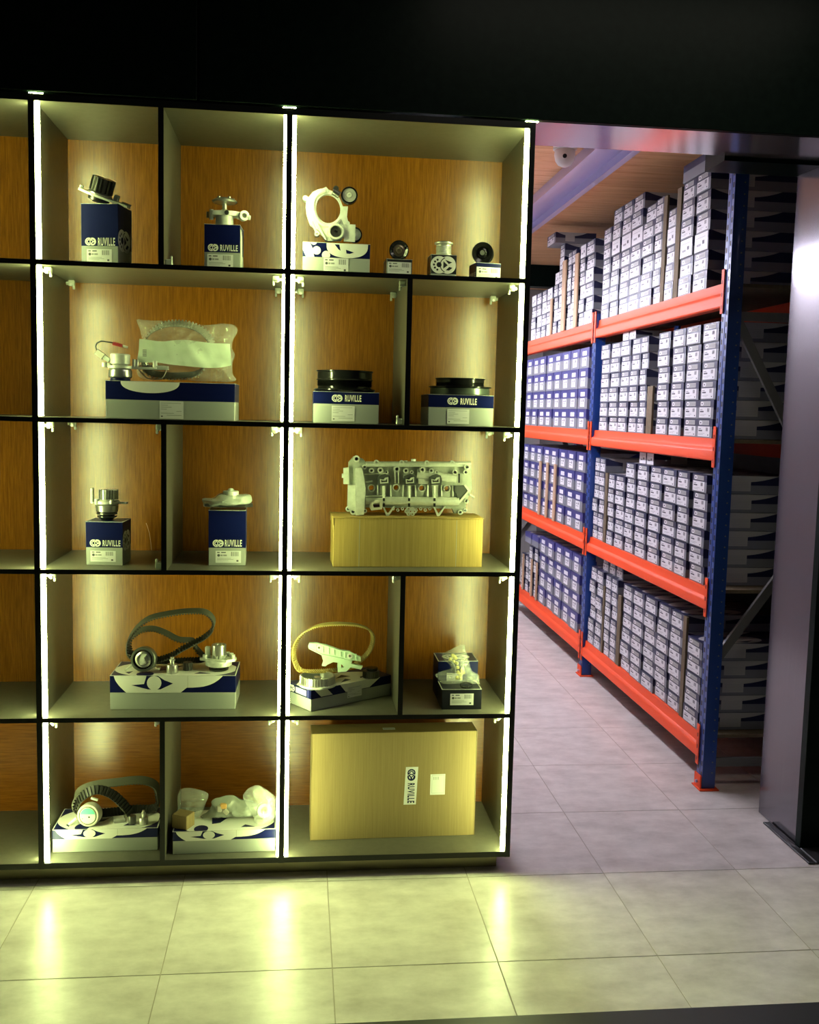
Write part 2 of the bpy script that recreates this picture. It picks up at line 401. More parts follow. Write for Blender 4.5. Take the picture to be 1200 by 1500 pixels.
# tube lights over the aisle, behind the display shelf
for i in range(4):
    y0 = 1.02+i*1.42
    t = thing('tube_light', (1.52, y0, 2.77), ('nearest', 'second', 'third', 'farthest')[i]+' white batten tube light hung over the aisle from the doorway', 'light', group=None)
    b = MB(); b.box(-.10, 0, 0, .10, 1.3, .03, M_WHITEMET, b=.003); b.box(-.10, 0, -.0185, -.098, 1.3, -.0002, M_WHITEMET); b.box(.098, 0, -.0185, .10, 1.3, -.0002, M_WHITEMET); b.build('housing', t)
    for x in (-.045, .045):
        b = MB(); b.cyl((x, .03, -.018), (x, 1.27, -.018), .013, M_TUBE, n=12); b.build('tube', t)
    b = MB()
    for yy in (.25, 1.05): b.cyl((0, yy, .03), (0, yy, .325), .004, M_STEEL, n=6)
    b.build('hanger', t)

# ------------------------------------------------------------------ display shelf
ZT = [2.1788, 1.6561, 1.1339, .6077, .0799]; TB = .0162; ZTOP0, ZTOP1 = 2.6902, 2.7119; D = .489
UPX = [(-.872, -.852), (0, .020), (.843, .863), (1.68, 1.70)]
shelf = thing('display_shelf', (0, 0, 0), 'tall grey display shelf unit with black edges, oak back panels and lit uprights', 'shelf')
def board(name, x0, y0, z0, x1, y1, z1, m_, edge=True):
    b = MB(); b.box(x0, y0+(.0015 if edge else 0), z0, x1, y1, z1, m_)
    if edge: b.box(x0, y0, z0, x1, y0+.0014, z1, M_EDGE)
    return b.build(name, shelf, smooth=False)
for x0, x1 in UPX: board('upright', x0, 0, .0585, x1, D+.01, ZTOP1, M_LAM)
cells = [(-.852, 0), (.020, .843), (.863, 1.68)]
for x0, x1 in cells:
    board('top_board', x0, 0, ZTOP0, x1, D, ZTOP1, M_LAM)
    for z in ZT: board('shelf_board', x0, 0, z-TB if z > .1 else .0595, x1, D, z, M_LAM)
    levels = [.0799]+[z for z in ZT[::-1][1:]]+[ZTOP0+TB]
    for k in range(5):
        z0 = levels[k]; z1 = levels[k+1]-TB
        if k == 0: board('back_panel', x0, D-.012, z0, x1, D, z1, M_OAKH, False)
        else: board('back_panel', x0, D-.012, z0, x1, D, z1, M_OAK, False)
b = MB(); b.box(UPX[0][0]+.02, .05, .0, 1.66, D-.02, .0583, M_PLINTH); b.build('plinth', shelf, smooth=False)
def divx(px, row): return at(px, (290, 510, 735, 940, 1160)[row], 0).x
rows = [(2.1788, ZTOP0), (1.6561, 2.1626), (1.1339, 1.6399), (.6077, 1.1177), (.0799, .5915)]
for px, r in ((235.8, 0), (240, 2), (237.8, 4), (598.7, 1), (588.6, 3)):
    x = divx(px, r); board('divider', x-.009, 0, rows[r][0], x+.009, D-.013, rows[r][1], M_LAM)
for px, r in ((-190, 1), (-200, 3)):
    x = divx(px, r); board('divider', x-.009, 0, rows[r][0], x+.009, D-.013, rows[r][1], M_LAM)
for r, (z0, z1) in enumerate(rows):
    for x, s, wd in ((-.852, 1, .014), (.020, 1, .015), (.843, -1, .009), (.863, 1, .013), (1.68, -1, .015)):
        b = MB(); a, c = sorted((x+s*.0002, x+s*wd)); b.box(a, .003, z0+.003, c, .015, z1-.002, M_LED, b=.002); b.build('led_strip', shelf)
    b = MB(); b.box(-.0012, .030, z0+.003, -.0002, .044, z1-.002, M_LED); b.build('led_strip', shelf)
for x in (.026, .852, 1.686):  # glowing bars added to imitate strip light leaking above the top board
    b = MB(); b.box(x-.022, -.001, ZTOP1+.0006, x+.022, .006, ZTOP1+.0028, M_LED); b.build('light_leak_bar', shelf)
# clear plastic clips under the boards
cl = MB()
cl.box(-.012, -.010, -.022, .012, .010, 0, M_CLIP, b=.003); cl.cyl((-.012, 0, -.012), (-.020, 0, -.012), .006, M_CLIP, n=8)
cl.cyl((0, -.010, -.018), (0, -.018, -.018), .005, M_CHROME, n=8); cl.box(.004, -.006, -.034, .012, .006, -.02, M_CLIP, b=.002)
clm = cl.build('shelf_clip', obj=False)
def clipat(x, y_, z, sx=1, up=False):
    o = link('shelf_clip', clm, shelf); o.location = (x, y_, z); o.scale = (sx, 1, 1); 
    if up: o.rotation_euler = (PI, 0, 0)
dx = {r: divx(px, r) for px, r in ((235.8, 0), (240, 2), (237.8, 4), (598.7, 1), (588.6, 3))}
for r in (1, 2, 3, 4):
    zt = rows[r][1]-.0003
    xs = [(.046, 1), (.843-.032, -1), (.863+.034, 1), (1.68-.035, -1)]
    if r in dx: xs += [(dx[r]-.022, -1)]
    for x, s in xs:
        for yy in (.055, .40): clipat(x, yy, zt, s)
clipat(dx[0]+.022, .04, rows[0][0]+.0003, 1, True); clipat(dx[1]-.022, .04, rows[1][0]+.0003, -1, True); clipat(dx[2]-.022, .04, rows[2][0]+.0003, -1, True)

# ------------------------------------------------------------------ display boxes
def dbox(label, pL, pR, pyT, pyB, Y, depth, z, rz=0, h=None, band=None, name='parts_box', body=None, navy=None, cat='box', gray=.4):
    """a printed carton whose front-left and front-right bottom corners are seen at pixel columns pL, pR; returns root, size, front frame"""
    xL = at(pL, pyB, Y).x; xR = at(pR, pyB, Y).x; wd = (xR-xL)/math.cos(rz)
    h = h or (at(pL, pyT, Y).z-at(pL, pyB, Y).z)
    # root at the centre of the base
    c = Vector((xL, Y, z+.0004)) + Matrix.Rotation(rz, 3, 'Z') @ Vector((wd/2, depth/2, 0))
    t = thing(name, c, label, cat, rz)
    body = body or M_DGREY; navy = navy or M_DNAVY
    b = MB(); zb = h*gray
    b.box(-wd/2, -depth/2, 0, wd/2, depth/2, h, body, b=.0015); b.build('carton', t)
    F = Matrix(((1, 0, 0, -wd/2), (0, 0, -1, -depth/2), (0, 1, 0, 0), (0, 0, 0, 1)))
    if gray < 1:
        e = .0005; b = MB(); b.box(-wd/2-e, -depth/2-e, zb, wd/2+e, depth/2+e, h+e, navy, b=.0012); b.build('navy_sleeve', t)
        b = MB(); b.box(-wd/2-e*1.4, -depth/2-e*1.4, h-.0004, wd/2+e*1.4, depth/2+e*1.4, h+e*1.2, M_EDGEP)
        b.box(-wd/2+.003, -depth/2+.003, h+e, wd/2-.003, depth/2-.003, h+e*1.6, navy); b.build('rim', t, smooth=False)
    return t, wd, h, depth, F
Z3 = .0013
def front_print(t, wd, h, F, logo=None, text=None, lab=None, style=0, rad=None):
    if logo:
        b = MB(); cx, cy, r = logo; emblem(b, cx*wd, cy*h, r*wd, F, M_WPRINT, M_DNAVY, Z3); b.build('emblem', t, smooth=False)
    if text:
        b = MB(); put_text(b, 'RUVILLE', text[0]*wd, text[1]*h, text[2]*wd, text[3]*h, F, M_WPRINT, Z3); b.build('lettering', t, smooth=False)
    if lab:
        b = MB(); sticker(b, lab[0]*wd, lab[1]*h, lab[2]*wd, lab[3]*h, F, Z3, style); b.build('label', t, smooth=False)
def side_frame(wd, depth): return Matrix(((0, 0, 1, wd/2), (1, 0, 0, -depth/2), (0, 1, 0, 0), (0, 0, 0, 1)))
def topframe(wd, depth, h): return Matrix(((1, 0, 0, -wd/2), (0, 1, 0, -depth/2), (0, 0, 1, h), (0, 0, 0, 1)))
S1, S2, S3, S4, S5 = ZT
# A tall navy box, top left
tA, wA, hA, dA, F = dbox('tall navy and grey carton on the top shelf under the tilted toothed water pump', 119.5, 175.2, 292.5, 381, .075, .125, S1, -.20, gray=.30)
front_print(tA, wA, hA, F, (.255, .375, .10), (.455, .305, .92, .44), (.15, .03, .83, .25))
b = MB(); emblem(b, dA*.42, hA*.42, dA*.30, side_frame(wA, dA), M_WPRINT, M_DNAVY, Z3); b.build('side_emblem', tA, smooth=False)
# B
tB, wB, hB, dB, F = dbox('smaller navy and grey carton on the top shelf under the pump with a flanged hub', 299.4, 351.6, 324.6, 390.5, .075, .11, S1, -.05, gray=.375)
front_print(tB, wB, hB, F, (.245, .48, .10), (.445, .41, .94, .55), (.08, .04, .81, .335))
b = MB(); b.plate([(0, 0), (.045*1, 0), (.05, hB*.5), (.045, hB*.8), (.01, hB*.9), (0, hB*.9)], [], .001, .0025, side_frame(wB, dB), M_EDGEP); b.build('torn_flap', tB)
# D
tD, wD, hD, dD, F = dbox('navy and grey carton on the third shelf left under the upright toothed water pump', 126.3, 180.6, 760, 827.7, .105, .12, S3, -.07, h=.155, gray=.405)
front_print(tD, wD, hD, F, (.255, .51, .10), (.455, .44, .94, .58), (.12, .08, .81, .335))
b = MB(); emblem(b, dD*.42, hD*.55, dD*.30, side_frame(wD, dD), M_WPRINT, M_DNAVY, Z3); b.build('side_emblem', tD, smooth=False)
# E
tE, wE, hE, dE, F = dbox('tall bright navy carton on the third shelf holding the bagged water pump', 305.5, 359.5, 744, 828.5, .11, .11, S3, .02, h=.200, gray=.32)
front_print(tE, wE, hE, F, (.26, .405, .10), (.44, .345, .90, .47), (.19, .05, .88, .27))
# M, N
tM, wM, hM, dM, F = dbox('navy and grey carton on the second shelf under the taller black ribbed pulley', 458.7, 554.5, 575, 621, .07, .22, S2, 0, gray=.61)
front_print(tM, wM, hM, F, (.36, .80, .055), (.48, .70, .73, .91), (.28, .07, .63, .56), 1)
tN, wN, hN, dN, F = dbox('navy and grey carton under the wide flanged black pulley by the right upright', 627, 722, 577.5, 623, .07, .22, S2, 0, gray=.59)
front_print(tN, wN, hN, F, (.37, .80, .055), (.49, .69, .74, .90), (.29, .07, .63, .54), 1)
# C long box
tC, wC, hC, dC, F = dbox('long navy and grey carton with a pale half moon on the second shelf', 155, 344, 556, 611, .07, .20, S2, -.01, gray=.50)
front_print(tC, wC, hC, F, None, None, (.415, .02, .600, .49), 1)
b = MB(); b.poly([(.115*wC, hC*.995)]+[( .115*wC+(.455*wC)*(1-math.cos(PI*i/20))/2, hC*(.995-.30*math.sin(PI*i/20)**.8)) for i in range(1, 20)]+[(.57*wC, hC*.995)], F, M_WPRINT, Z3); b.build('half_moon_print', tC, smooth=False)
# I
def pxpoly(Y, off, pts): return [off(at(x, y, Y)) for x, y in pts]
tI, wI, hI, dI, F = dbox('navy and grey carton with large white emblem print under the ring shaped tensioner bracket', 443.3, 541.5, 353, 398, .07, .16, S1, 0, gray=.52)
front_print(tI, wI, hI, F, None, None, (.31, .05, .68, .51), 0)
def crop(b, poly, w_, z0, z1, M, mt, z): b.poly(clip(poly, .0, z0, w_, z1), M, mt, z)
b = MB(); g = .525*hI; T1 = hI*.995
b.poly([(0, T1), (.10*wI, T1), (.145*wI, .80*hI), (.17*wI, g), (.05*wI, g), (0, .75*hI)], F, M_WPRINT, Z3)
b.poly(circ(.205*wI, .74*hI, .062*wI, 20), F, M_WPRINT, Z3+.00005); crop(b, circ(.345*wI, .60*hI, .062*wI, 20), wI, g, T1, F, M_WPRINT, Z3)
crop(b, circ(.16*wI, 1.03*hI, .05*wI, 20), wI, g, T1, F, M_WPRINT, Z3)
b.poly([(.35*wI, T1)]+[(.35*wI+.62*wI*(1-math.cos(PI*i/24))/2, T1-(T1-g)*1.0*math.sin(PI*i/24)**.62) for i in range(1, 24)]+[(.97*wI, T1)], F, M_WPRINT, Z3)
b.poly([(.47*wI, .96*hI), (.54*wI, .96*hI), (.56*wI, .76*hI), (.53*wI, .80*hI)], F, M_DNAVY, Z3+.0002)
b.poly([(.64*wI, .80*hI), (.76*wI, .72*hI), (.70*wI, .67*hI), (.65*wI, .68*hI)], F, M_DNAVY, Z3+.0002); b.build('emblem_print', tI, smooth=False)
# J K L
tJ, wJ, hJ, dJ, F = dbox('small black carton with white label on the top shelf under the leftmost small pulley', 566.4, 603.4, 377.2, 402.5, .075, .09, S1, .03, gray=.0, body=M_DBLACK, navy=M_DBLACK)
front_print(tJ, wJ, hJ, F, None, None, (.03, .17, .97, .84))
tK, wK, hK, dK, F = dbox('small black carton with white interlocked rings under the silver freewheel pulley', 631.3, 668.4, 369, 403.4, .075, .09, S1, .02, gray=.18, navy=M_DBLACK)
b = MB(); emblem(b, .48*wK, .57*hK, .335*wK, F, M_WPRINT, M_DBLACK, Z3); b.build('emblem', tK, smooth=False)
tL, wL, hL, dL, F = dbox('small carton with navy top and wide white label, rightmost on the top shelf', 697.6, 734, 380, 405, .075, .09, S1, .12, gray=.0, body=M_DNAVY, navy=M_DNAVY)
b = MB(); b.poly(rect(.01*wL, .03*hL, .99*wL, .76*hL), F, M_WPRINT, .0009); b.build('pale_panel', tL, smooth=False)
front_print(tL, wL, hL, F, None, None, (.04, .06, .96, .74))
b = MB(); put_text(b, 'RUVILLE', .012, .01, dL-.008, .028, Matrix(((0, 0, -1, -wL/2), (-1, 0, 0, dL/2), (0, 1, 0, 0), (0, 0, 0, 1))), M_WPRINT, Z3); b.build('lettering', tL, smooth=False)
# open tray boxes F, G, H with big emblem flowing over top and front
def big_emblem(t, wd, h, depth, F, gray, mirror=False):
    TF = topframe(wd, depth, h+.0009); b = MB(); g = gray*h; T1 = h
    el = circ(.50*wd, .46*depth, .50*wd, 44, ry=.62*depth); b.poly(clip(el, .005*wd, 0, .985*wd, depth*.98), TF, M_WPRINT, .0002)
    b.poly(clip(circ(.27*wd, .10*depth, .07*wd, 16, ry=.16*depth), 0, 0, wd, depth), TF, M_DNAVY, .0004)
    b.poly([(.10*wd, .22*depth), (.16*wd, .30*depth), (.14*wd, .12*depth)], TF, M_DNAVY, .0004)
    b.poly([(.45*wd, .35*depth), (.55*wd, .70*depth), (.36*wd, .62*depth), (.37*wd, .30*depth)], TF, M_DNAVY, .0004)
    b.poly([(.66*wd, .12*depth), (.80*wd, .12*depth), (.70*wd, .24*depth)], TF, M_DNAVY, .0004)
    # front face part
    H_ = T1-g; arc = lambda q: [(v.x, v.y) for v in spline([(x*wd, g+k*H_, 0) for x, k in q], 5, False)]
    f = arc([(.03, 1), (.045, .7), (.08, .35), (.13, 0)])+arc([(.56, 0), (.585, .15), (.61, .30)])+arc([(.66, .30), (.74, .36), (.81, .52), (.86, .74), (.90, 1)])
    b.poly(f, F, M_WPRINT, Z3)
    b.poly([(.17*wd, g+.45*(T1-g)), (.27*wd, g+.52*(T1-g)), (.29*wd, T1), (.38*wd, T1), (.43*wd, g+.75*(T1-g)), (.50*wd, g+.55*(T1-g)), (.40*wd, g+.2*(T1-g)), (.30*wd, g+.2*(T1-g))], F, M_DNAVY, Z3+.0002)
    b.poly(circ(.35*wd, g+.58*(T1-g), .058*wd, 20, ry=.42*(T1-g)), F, M_WPRINT, Z3+.0004)
    b.poly(circ(.21*wd, g+.95*(T1-g), .07*wd, 20, ry=.35*(T1-g))[10:]+[(.28*wd, T1*.999)], F, M_WPRINT, Z3+.0004)
    b.poly([(.615*wd, g+.3*(T1-g)), (.62*wd, g+.3*(T1-g)), (.62*wd, T1), (.615*wd, T1)], F, M_EDGEP, Z3+.0006)
    b.build('emblem_print', t, smooth=False)
tF, wF, hF, dF, F = dbox('long navy and grey carton with big white emblem under the figure-of-eight belt', 161.4, 345, 990, 1040, .095, .20, S4, -.02, h=.125, gray=.50)
big_emblem(tF, wF, hF, dF, F, .50)
tG, wG, hG, dG, F = dbox('flat navy and grey carton under the belt kit in the bottom left cell', 77, 231, 1216, 1249, .085, .19, S5, 0, h=.085, gray=.58)
big_emblem(tG, wG, hG, dG, F, .58)
tH, wH, hH, dH, F = dbox('flat navy and grey carton under the clear bags in the bottom middle cell', 253, 403, 1219, 1252, .045, .19, S5, .02, h=.085, gray=.58)
big_emblem(tH, wH, hH, dH, F, .58)
# O yellow corrugated carton
tO, wO, hO, dO, F = dbox('yellow brown corrugated carton under the aluminium cylinder head cover', 487.7, 707, 759, 830.6, .095, .17, S3, .03, h=.180, gray=1, body=M_CORR, name='corrugated_box')
b = MB(); b.box(-wO/2-.003, -dO/2-.003, hO, wO/2+.003, dO/2+.003, hO+.004, M_CORR, b=.001); b.box(-wO/2-.002, -dO/2-.0025, hO*.86, -wO/2+.0, dO/2, hO, M_CORR); b.build('lid', tO)
b = MB()
for u in (.17, .82): b.poly(rect(u*wO, 0, u*wO+.0015, hO*.97), F, M_DGREY, .0006)
b.build('crease', tO, smooth=False)
# R big brown flat carton standing
tR, wR, hR, dR, F = dbox('large brown carton standing upright in the bottom right cell', 455.2, 694.8, 1075, 1231.8, .135, .11, S5, .025, h=.415, gray=1, body=M_KRAFT, name='large_carton')
b = MB(); b.box(-wR/2-.002, -dR/2-.002, 0, -wR/2-.0003, dR/2, hR, M_KRAFT); b.box(wR/2+.0003, -dR/2-.002, 0, wR/2+.002, dR/2, hR, M_KRAFT); b.build('side_flap', tR)
P = lambda zx, zy: ((zx/4.286+440-455.5)/239.5*wR, (1231-(zy/4.286+1040))/157*hR)
b = MB(); x0, y1 = P(650, 368); x1, y0 = P(728, 608); b.poly([(x0, y1), (x0-.006, y0), (x1-.006, y0), (x1, y1)], F, M_LABEL, .0006)
R90 = F @ Matrix.Translation(((x0+x1)/2-.002, (y0+y1)/2, 0)) @ Matrix.Rotation(-PI/2, 4, 'Z'); LH = (y1-y0)
emblem(b, -LH*.29, 0, .0155, R90, M_DNAVY, M_LABEL, .0009); put_text(b, 'RUVILLE', -LH*.07, -.0135, LH*.46, .0135, R90, M_DNAVY, .0010); b.build('brand_sticker', tR, smooth=False)
x0, y1 = P(806, 418); x1, y0 = P(900, 550)
b = MB(); b.poly([(x0, y0), (x1, y0), (x1, y1), (x0, y1)], F, M_LABEL, .0006); b.poly(rect(x0+.006, y0+.006, x1-.004, y1-.004), F, M_INKL, .0007); b.poly(rect(x0+.0068, y0+.0068, x1-.0048, y1-.0048), F, M_LABEL, .0008)
for i in range(4): b.poly(rect(x0+.012+i*.006, y1-.022, x0+.014+i*.006, y1-.010), F, M_INKL, .0010)
b.build('shipping_label', tR, smooth=False)
b = MB(); TF = topframe(wR, dR, hR+.0006); b.poly(rect(.43*wR, .03, .505*wR, .055), TF, M_LABEL, 0); b.poly(rect(.435*wR, .040, .50*wR, .045), TF, M_INKL, .0002); b.build('tape_label', tR, smooth=False)

# P angled box
pc = onz(455.3, 1042.7, S4); pl = onz(426.9, 1031, S4); pr = onz(572, 1017.5, S4); LP = (pr-pc).length; DP = .145; ang = math.atan2(pr.y-pc.y, pr.x-pc.x)
hP = .078; c = pc+Matrix.Rotation(ang, 3, 'Z') @ Vector((LP/2, DP/2, .0004))
tP = thing('parts_box', c, 'grey carton set at an angle on the fourth shelf under the yellow toothed belt', 'box', ang)
b = MB(); b.box(-LP/2, -DP/2, 0, LP/2, DP/2, hP, M_DGREY, b=.0015); b.build('carton', tP)
FP = Matrix(((1, 0, 0, -LP/2), (0, 0, -1, -DP/2), (0, 1, 0, 0), (0, 0, 0, 1))); TP = topframe(LP, DP, hP+.0003)
SP = Matrix(((0, 0, -1, -LP/2), (-1, 0, 0, DP/2), (0, 1, 0, 0), (0, 0, 0, 1)))
b = MB(); b.poly(rect(0, .045, LP, hP), FP, M_DNAVY, .0003); b.poly(rect(0, .045, DP, hP), SP, M_DNAVY, .0003); b.poly(rect(0, 0, LP, DP), TP, M_DNAVY, .0002); b.build('navy_print', tP, smooth=False)
b = MB(); emblem(b, .022, .061, .0125, SP, M_WPRINT, M_DNAVY, .0006); b.poly(rect(.046, .050, .115, .071), SP, M_LABEL, .0006); b.poly([(.12, .045), (.132, .045), (.132, hP), (.12, hP)], SP, M_CBLUE, .0006); b.build('emblem', tP, smooth=False)
b = MB(); b.poly(clip(circ(.42*LP, .4*DP, .46*LP, 40, ry=.62*DP), 0, 0, LP, DP), TP, M_WPRINT, .0005)
for q in ([(.40, .15), (.55, .22), (.52, .38)], [(.45, .55), (.62, .5), (.58, .75)], [(.66, .2), (.80, .3), (.70, .34)]): b.poly([(x*LP, y_*DP) for x, y_ in q], TP, M_DNAVY, .0008)
b.poly([(.04*LP, hP), (.12*LP, .048), (.26*LP, .048), (.18*LP, hP)], FP, M_WPRINT, .0006); b.poly([(.35*LP, hP), (.42*LP, .047), (.72*LP, .047), (.86*LP, hP)], FP, M_WPRINT, .0006); b.build('emblem_print', tP, smooth=False)
b = MB(); sticker(b, .44*LP, .022, .62*LP, .064, FP, .001, 1); b.build('label', tP, smooth=False)
# Q pair of dark boxes
tQ, wQ, hQ, dQ, F = dbox('near black carton with white label at the front of the fourth shelf right cell', 647, 704.8, 1009.8, 1039.6, .057, .115, S4, 0, h=.076, gray=0, navy=M_DBLACK, body=M_DBLACK)
front_print(tQ, wQ, hQ, F, None, None, (.21, .22, .80, .80))
tQ2, wQ2, hQ2, dQ2, F = dbox('navy carton standing behind the near black one in the fourth shelf right cell', 640.5, 698.5, 959, 1030, .185, .13, S4, 0, h=.150, gray=0, navy=M_DNAVY, body=M_DBLACK)
b = MB(); emblem(b, wQ2*.5, dQ2*.5, .036, topframe(wQ2, dQ2, hQ2+.0012), M_WPRINT, M_DNAVY, .0002); b.build('emblem', tQ2, smooth=False)
b = MB(); sticker(b, wQ2*.22, .035, wQ2*.62, .105, F, Z3, 1); b.build('label', tQ2, smooth=False)

# ------------------------------------------------------------------ parts on the boxes
PXM = lambda Y: (Y-CAM.y)/FPX/1.0      # metres per pixel near the optical axis
def rootat(name, px, py, Y, z, label, cat):
    p = at(px, py, Y); return thing(name, (p.x, Y, z), label, cat)
def W(px, py, Y): return at(px, py, Y)
# A: tilted water pump with toothed pulley
zA = S1+hA+.002
t = rootat('water_pump', 150, 290, .13, zA, 'steel water pump with ribbed pulley lying tilted across the tall navy carton', 'car part')
q = W(146, 287.5, .12); ax = Vector((.30, -.22, .93)); xd = Vector((.93, -.1, -.37)); Mp = frame(q, ax, xd)
b = MB(); b.gear(.040, 0, .048, 18, .006, Mp @ T(.0, 0, .014), M_STEELD, .006); b.build('pulley', t, True)
b = MB(); b.lathe([(.036, .0125), (.041, .010), (.041, .006), (.03, .004)], Mp, M_CHROME, 30)
b.plate([(-.075, -.008), (-.062, -.018), (-.03, -.034), (.03, -.034), (.065, -.018), (.105, -.014), (.112, 0), (.105, .012), (.06, .02), (.03, .034), (-.03, .034), (-.06, .018), (-.075, .008)], [circ(-.064, 0, .004, 10), circ(.10, 0, .004, 10)], -.004, .004, Mp, M_CAST)
b.cyl(Mp @ Vector((-.068, 0, .004)), Mp @ Vector((-.068, 0, .014)), .007, M_CAST); b.build('flange', t, True)
b = MB(); b.lathe([(.018, -.022), (.036, -.016), (.036, -.0045)], Mp, M_STEELD, 24); b.build('impeller', t, True)
b = MB(); b.box(.050, -.009, .0045, .066, .009, .024, M_CAST, Mp, b=.002); b.box(.080, -.007, .0045, .112, .007, .010, M_STEELD, Mp, b=.002); b.build('lug', t, True)
# B: pump with hub flange
zB = S1+hB+.002
t = rootat('water_pump', 329, 320, .13, zB, 'silver water pump with flat hub flange and side outlet on the smaller top shelf carton', 'car part')
q = W(329, 325, .13); q.z = zB; Mp = frame(q, (0, 0, 1))
b = MB(); b.lathe([(.030, 0), (.030, .006), (.031, .008), (.031, .036)], Mp, M_CAST, 28); b.build('impeller_housing', t, True)
b = MB(); b.plate([(-.050, -.010), (-.040, -.024), (0, -.034), (.036, -.026), (.055, -.012), (.055, .012), (.03, .03), (-.03, .032), (-.05, .012)], [], .0365, .052, Mp, M_CAST)
b.cyl(q+Vector((-.044, -.012, .022)), q+Vector((-.044, -.012, .056)), .007, M_CAST); b.cyl(q+Vector((-.058, 0, .030)), q+Vector((-.058, 0, .050)), .005, M_STEELD)
b.cyl(q+Vector((.010, -.036, .044)), q+Vector((.010, -.030, .044)), .008, M_STEELD); b.build('body', t, True)
b = MB(); b.ringlathe([(.009, -.014), (.017, -.014), (.017, .010), (.009, .010)], frame(q+Vector((.068, -.020, .038)), (.35, -1, 0)), M_CAST, 20); b.cyl(q+Vector((.046, 0, .040)), q+Vector((.066, -.012, .038)), .011, M_CAST); b.cyl(q+Vector((.078, -.018, .034)), q+Vector((.09, -.02, .032)), .008, M_CAST); b.build('outlet', t, True)
b = MB(); b.lathe([(.016, .052), (.008, .062), (.008, .080)], Mp, M_CHROME, 20); b.build('shaft', t, True)
b = MB(); b.lathe([(.012, .080), (.040, .083), (.044, .088), (.040, .092), (.030, .097), (.012, .100), (0, .100)], Mp, M_CHROME, 26)
for k in range(5): a = k*2*PI/5+.3; b.cyl(q+Vector((.030*math.cos(a), .030*math.sin(a), .088)), q+Vector((.030*math.cos(a), .030*math.sin(a), .100)), .0055, M_STEELD, n=10)
b.build('hub', t, True)
# I: tensioner bracket with pulleys
YI = .13; zI = S1+hI+.002
Z = lambda zx, zy: W(430+zx/9.23, 260+zy/9.233, YI)
t = rootat('tensioner_bracket', 492, 352, YI, zI, 'cast aluminium ring shaped bracket with three idler pulleys standing on a carton', 'car part')
PL = Matrix(((1, 0, 0, 0), (0, 0, 1, YI), (0, 1, 0, 0), (0, 0, 0, 1)))
def xz(pts, f): return [(f(a, c).x, f(a, c).z) for a, c in pts]
out = xz([(135, 275), (160, 250), (205, 275), (260, 205), (330, 170), (400, 155), (440, 135), (475, 175), (530, 195), (600, 240), (640, 330), (665, 400), (735, 400), (722, 540), (745, 640), (715, 665), (690, 690), (700, 780), (640, 855), (450, 865), (425, 850), (370, 770), (340, 720), (300, 700), (225, 650), (205, 600), (175, 500), (165, 400), (170, 330)], Z)
c0 = Z(470, 430); rx = (Z(635, 430)-c0).x; rz_ = (c0-Z(470, 625)).z
b = MB(); b.plate(out, [[(c0.x+rx*math.cos(a*PI/18), c0.z+rz_*math.sin(a*PI/18)) for a in range(36)]], -.012, .012, PL, M_CAST)
ring = []; rr = [(c0.x+(rx+.010+.006*math.sin(a*PI/36))*math.cos(a*PI/36), 0, c0.z+(rz_+.010)*math.sin(a*PI/36)) for a in range(20, 66)]
b.tube([(x, YI-.014, z_) for x, _, z_ in rr], .006, M_CAST, 8); b.build('bracket', t, True)
def roller(b, c, r, wd, dirv=(0, -1, 0), hub=M_CAST, tyre=M_BLACKG, face=M_PALE):
    M_ = frame(c, dirv); b.ringlathe([(r*.80, -wd), (r, -wd), (r, wd*.1), (r*.96, wd*.2), (r*.80, wd*.2)], M_, tyre, 36)
    b.lathe([(r*.80, -wd*.8), (r*.80, wd*.02), (r*.45, wd*.02), (r*.42, -wd*.1), (r*.34, -wd*.1)], M_, face, 32); b.lathe([(r*.30, -wd*.2), (r*.28, wd*.25), (r*.12, wd*.25), (r*.10, wd*.12), (0, wd*.12)], M_, hub, 24)
for zx, zy, r in ((750, 265, 113), (570, 755, 75), (830, 775, 100)):
    c = Z(zx, zy); R_ = (Z(zx+r, zy)-c).x; c.y = YI-.030
    b = MB()
    if r == 75:
        b.ringlathe([(R_*1.05, -.014), (R_*1.5, -.014), (R_*1.5, .004), (R_*1.36, .010), (R_*1.05, .010)], frame(c, (0, -1, 0)), M_CAST, 32)
        b.lathe([(R_*1.0, -.014), (R_*1.0, .004), (R_*.7, .006), (R_*.3, .004), (R_*.25, -.004), (0, -.004)], frame(c, (0, -1, 0)), M_STEELD, 28)
    elif r == 100: roller(b, c+Vector((0, .028, 0)), R_, .024, face=M_CAST); b.plate([(-.02, -.03), (.02, -.03), (.02, .03), (-.02, .03)], [], -.002, .004, frame(c+Vector((-.02, .004, 0)), (0, -1, 0)), M_CAST)
    else: roller(b, c, R_, .022)
    b.build('idler_pulley', t, True)
b = MB(); c = Z(570, 215); b.cyl((c.x-.01, YI-.03, c.z), (c.x+.012, YI-.03, c.z-.012), .012, M_STEELD); b.cyl((c.x, YI-.03, c.z+.01), (c.x, YI-.01, c.z+.01), .010, M_STEELD); b.build('spring', t, True)
b = MB()
for zx, zy in ((160, 290), (435, 185), (725, 632), (318, 765)): b = MB(); c = Z(zx, zy); b.ringlathe([(.0035, -.016), (.009, -.016), (.009, .016), (.0035, .016)], frame(c, (0, -1, 0)), M_CAST, 14); b.build('mounting_boss', t, True)
b = MB(); c1, c2 = Z(250, 610), Z(318, 765); b.tube([(c1.x, YI-.01, c1.z), (c2.x, YI-.01, c2.z)], .005, M_CAST, 8); b.build('strut', t, True); b = MB(); c1, c2 = Z(330, 640), Z(440, 850); b.tube([(c1.x, YI-.014, c1.z), (c2.x, YI-.014, c2.z)], .005, M_CAST, 8)
b.build('strut', t, True)
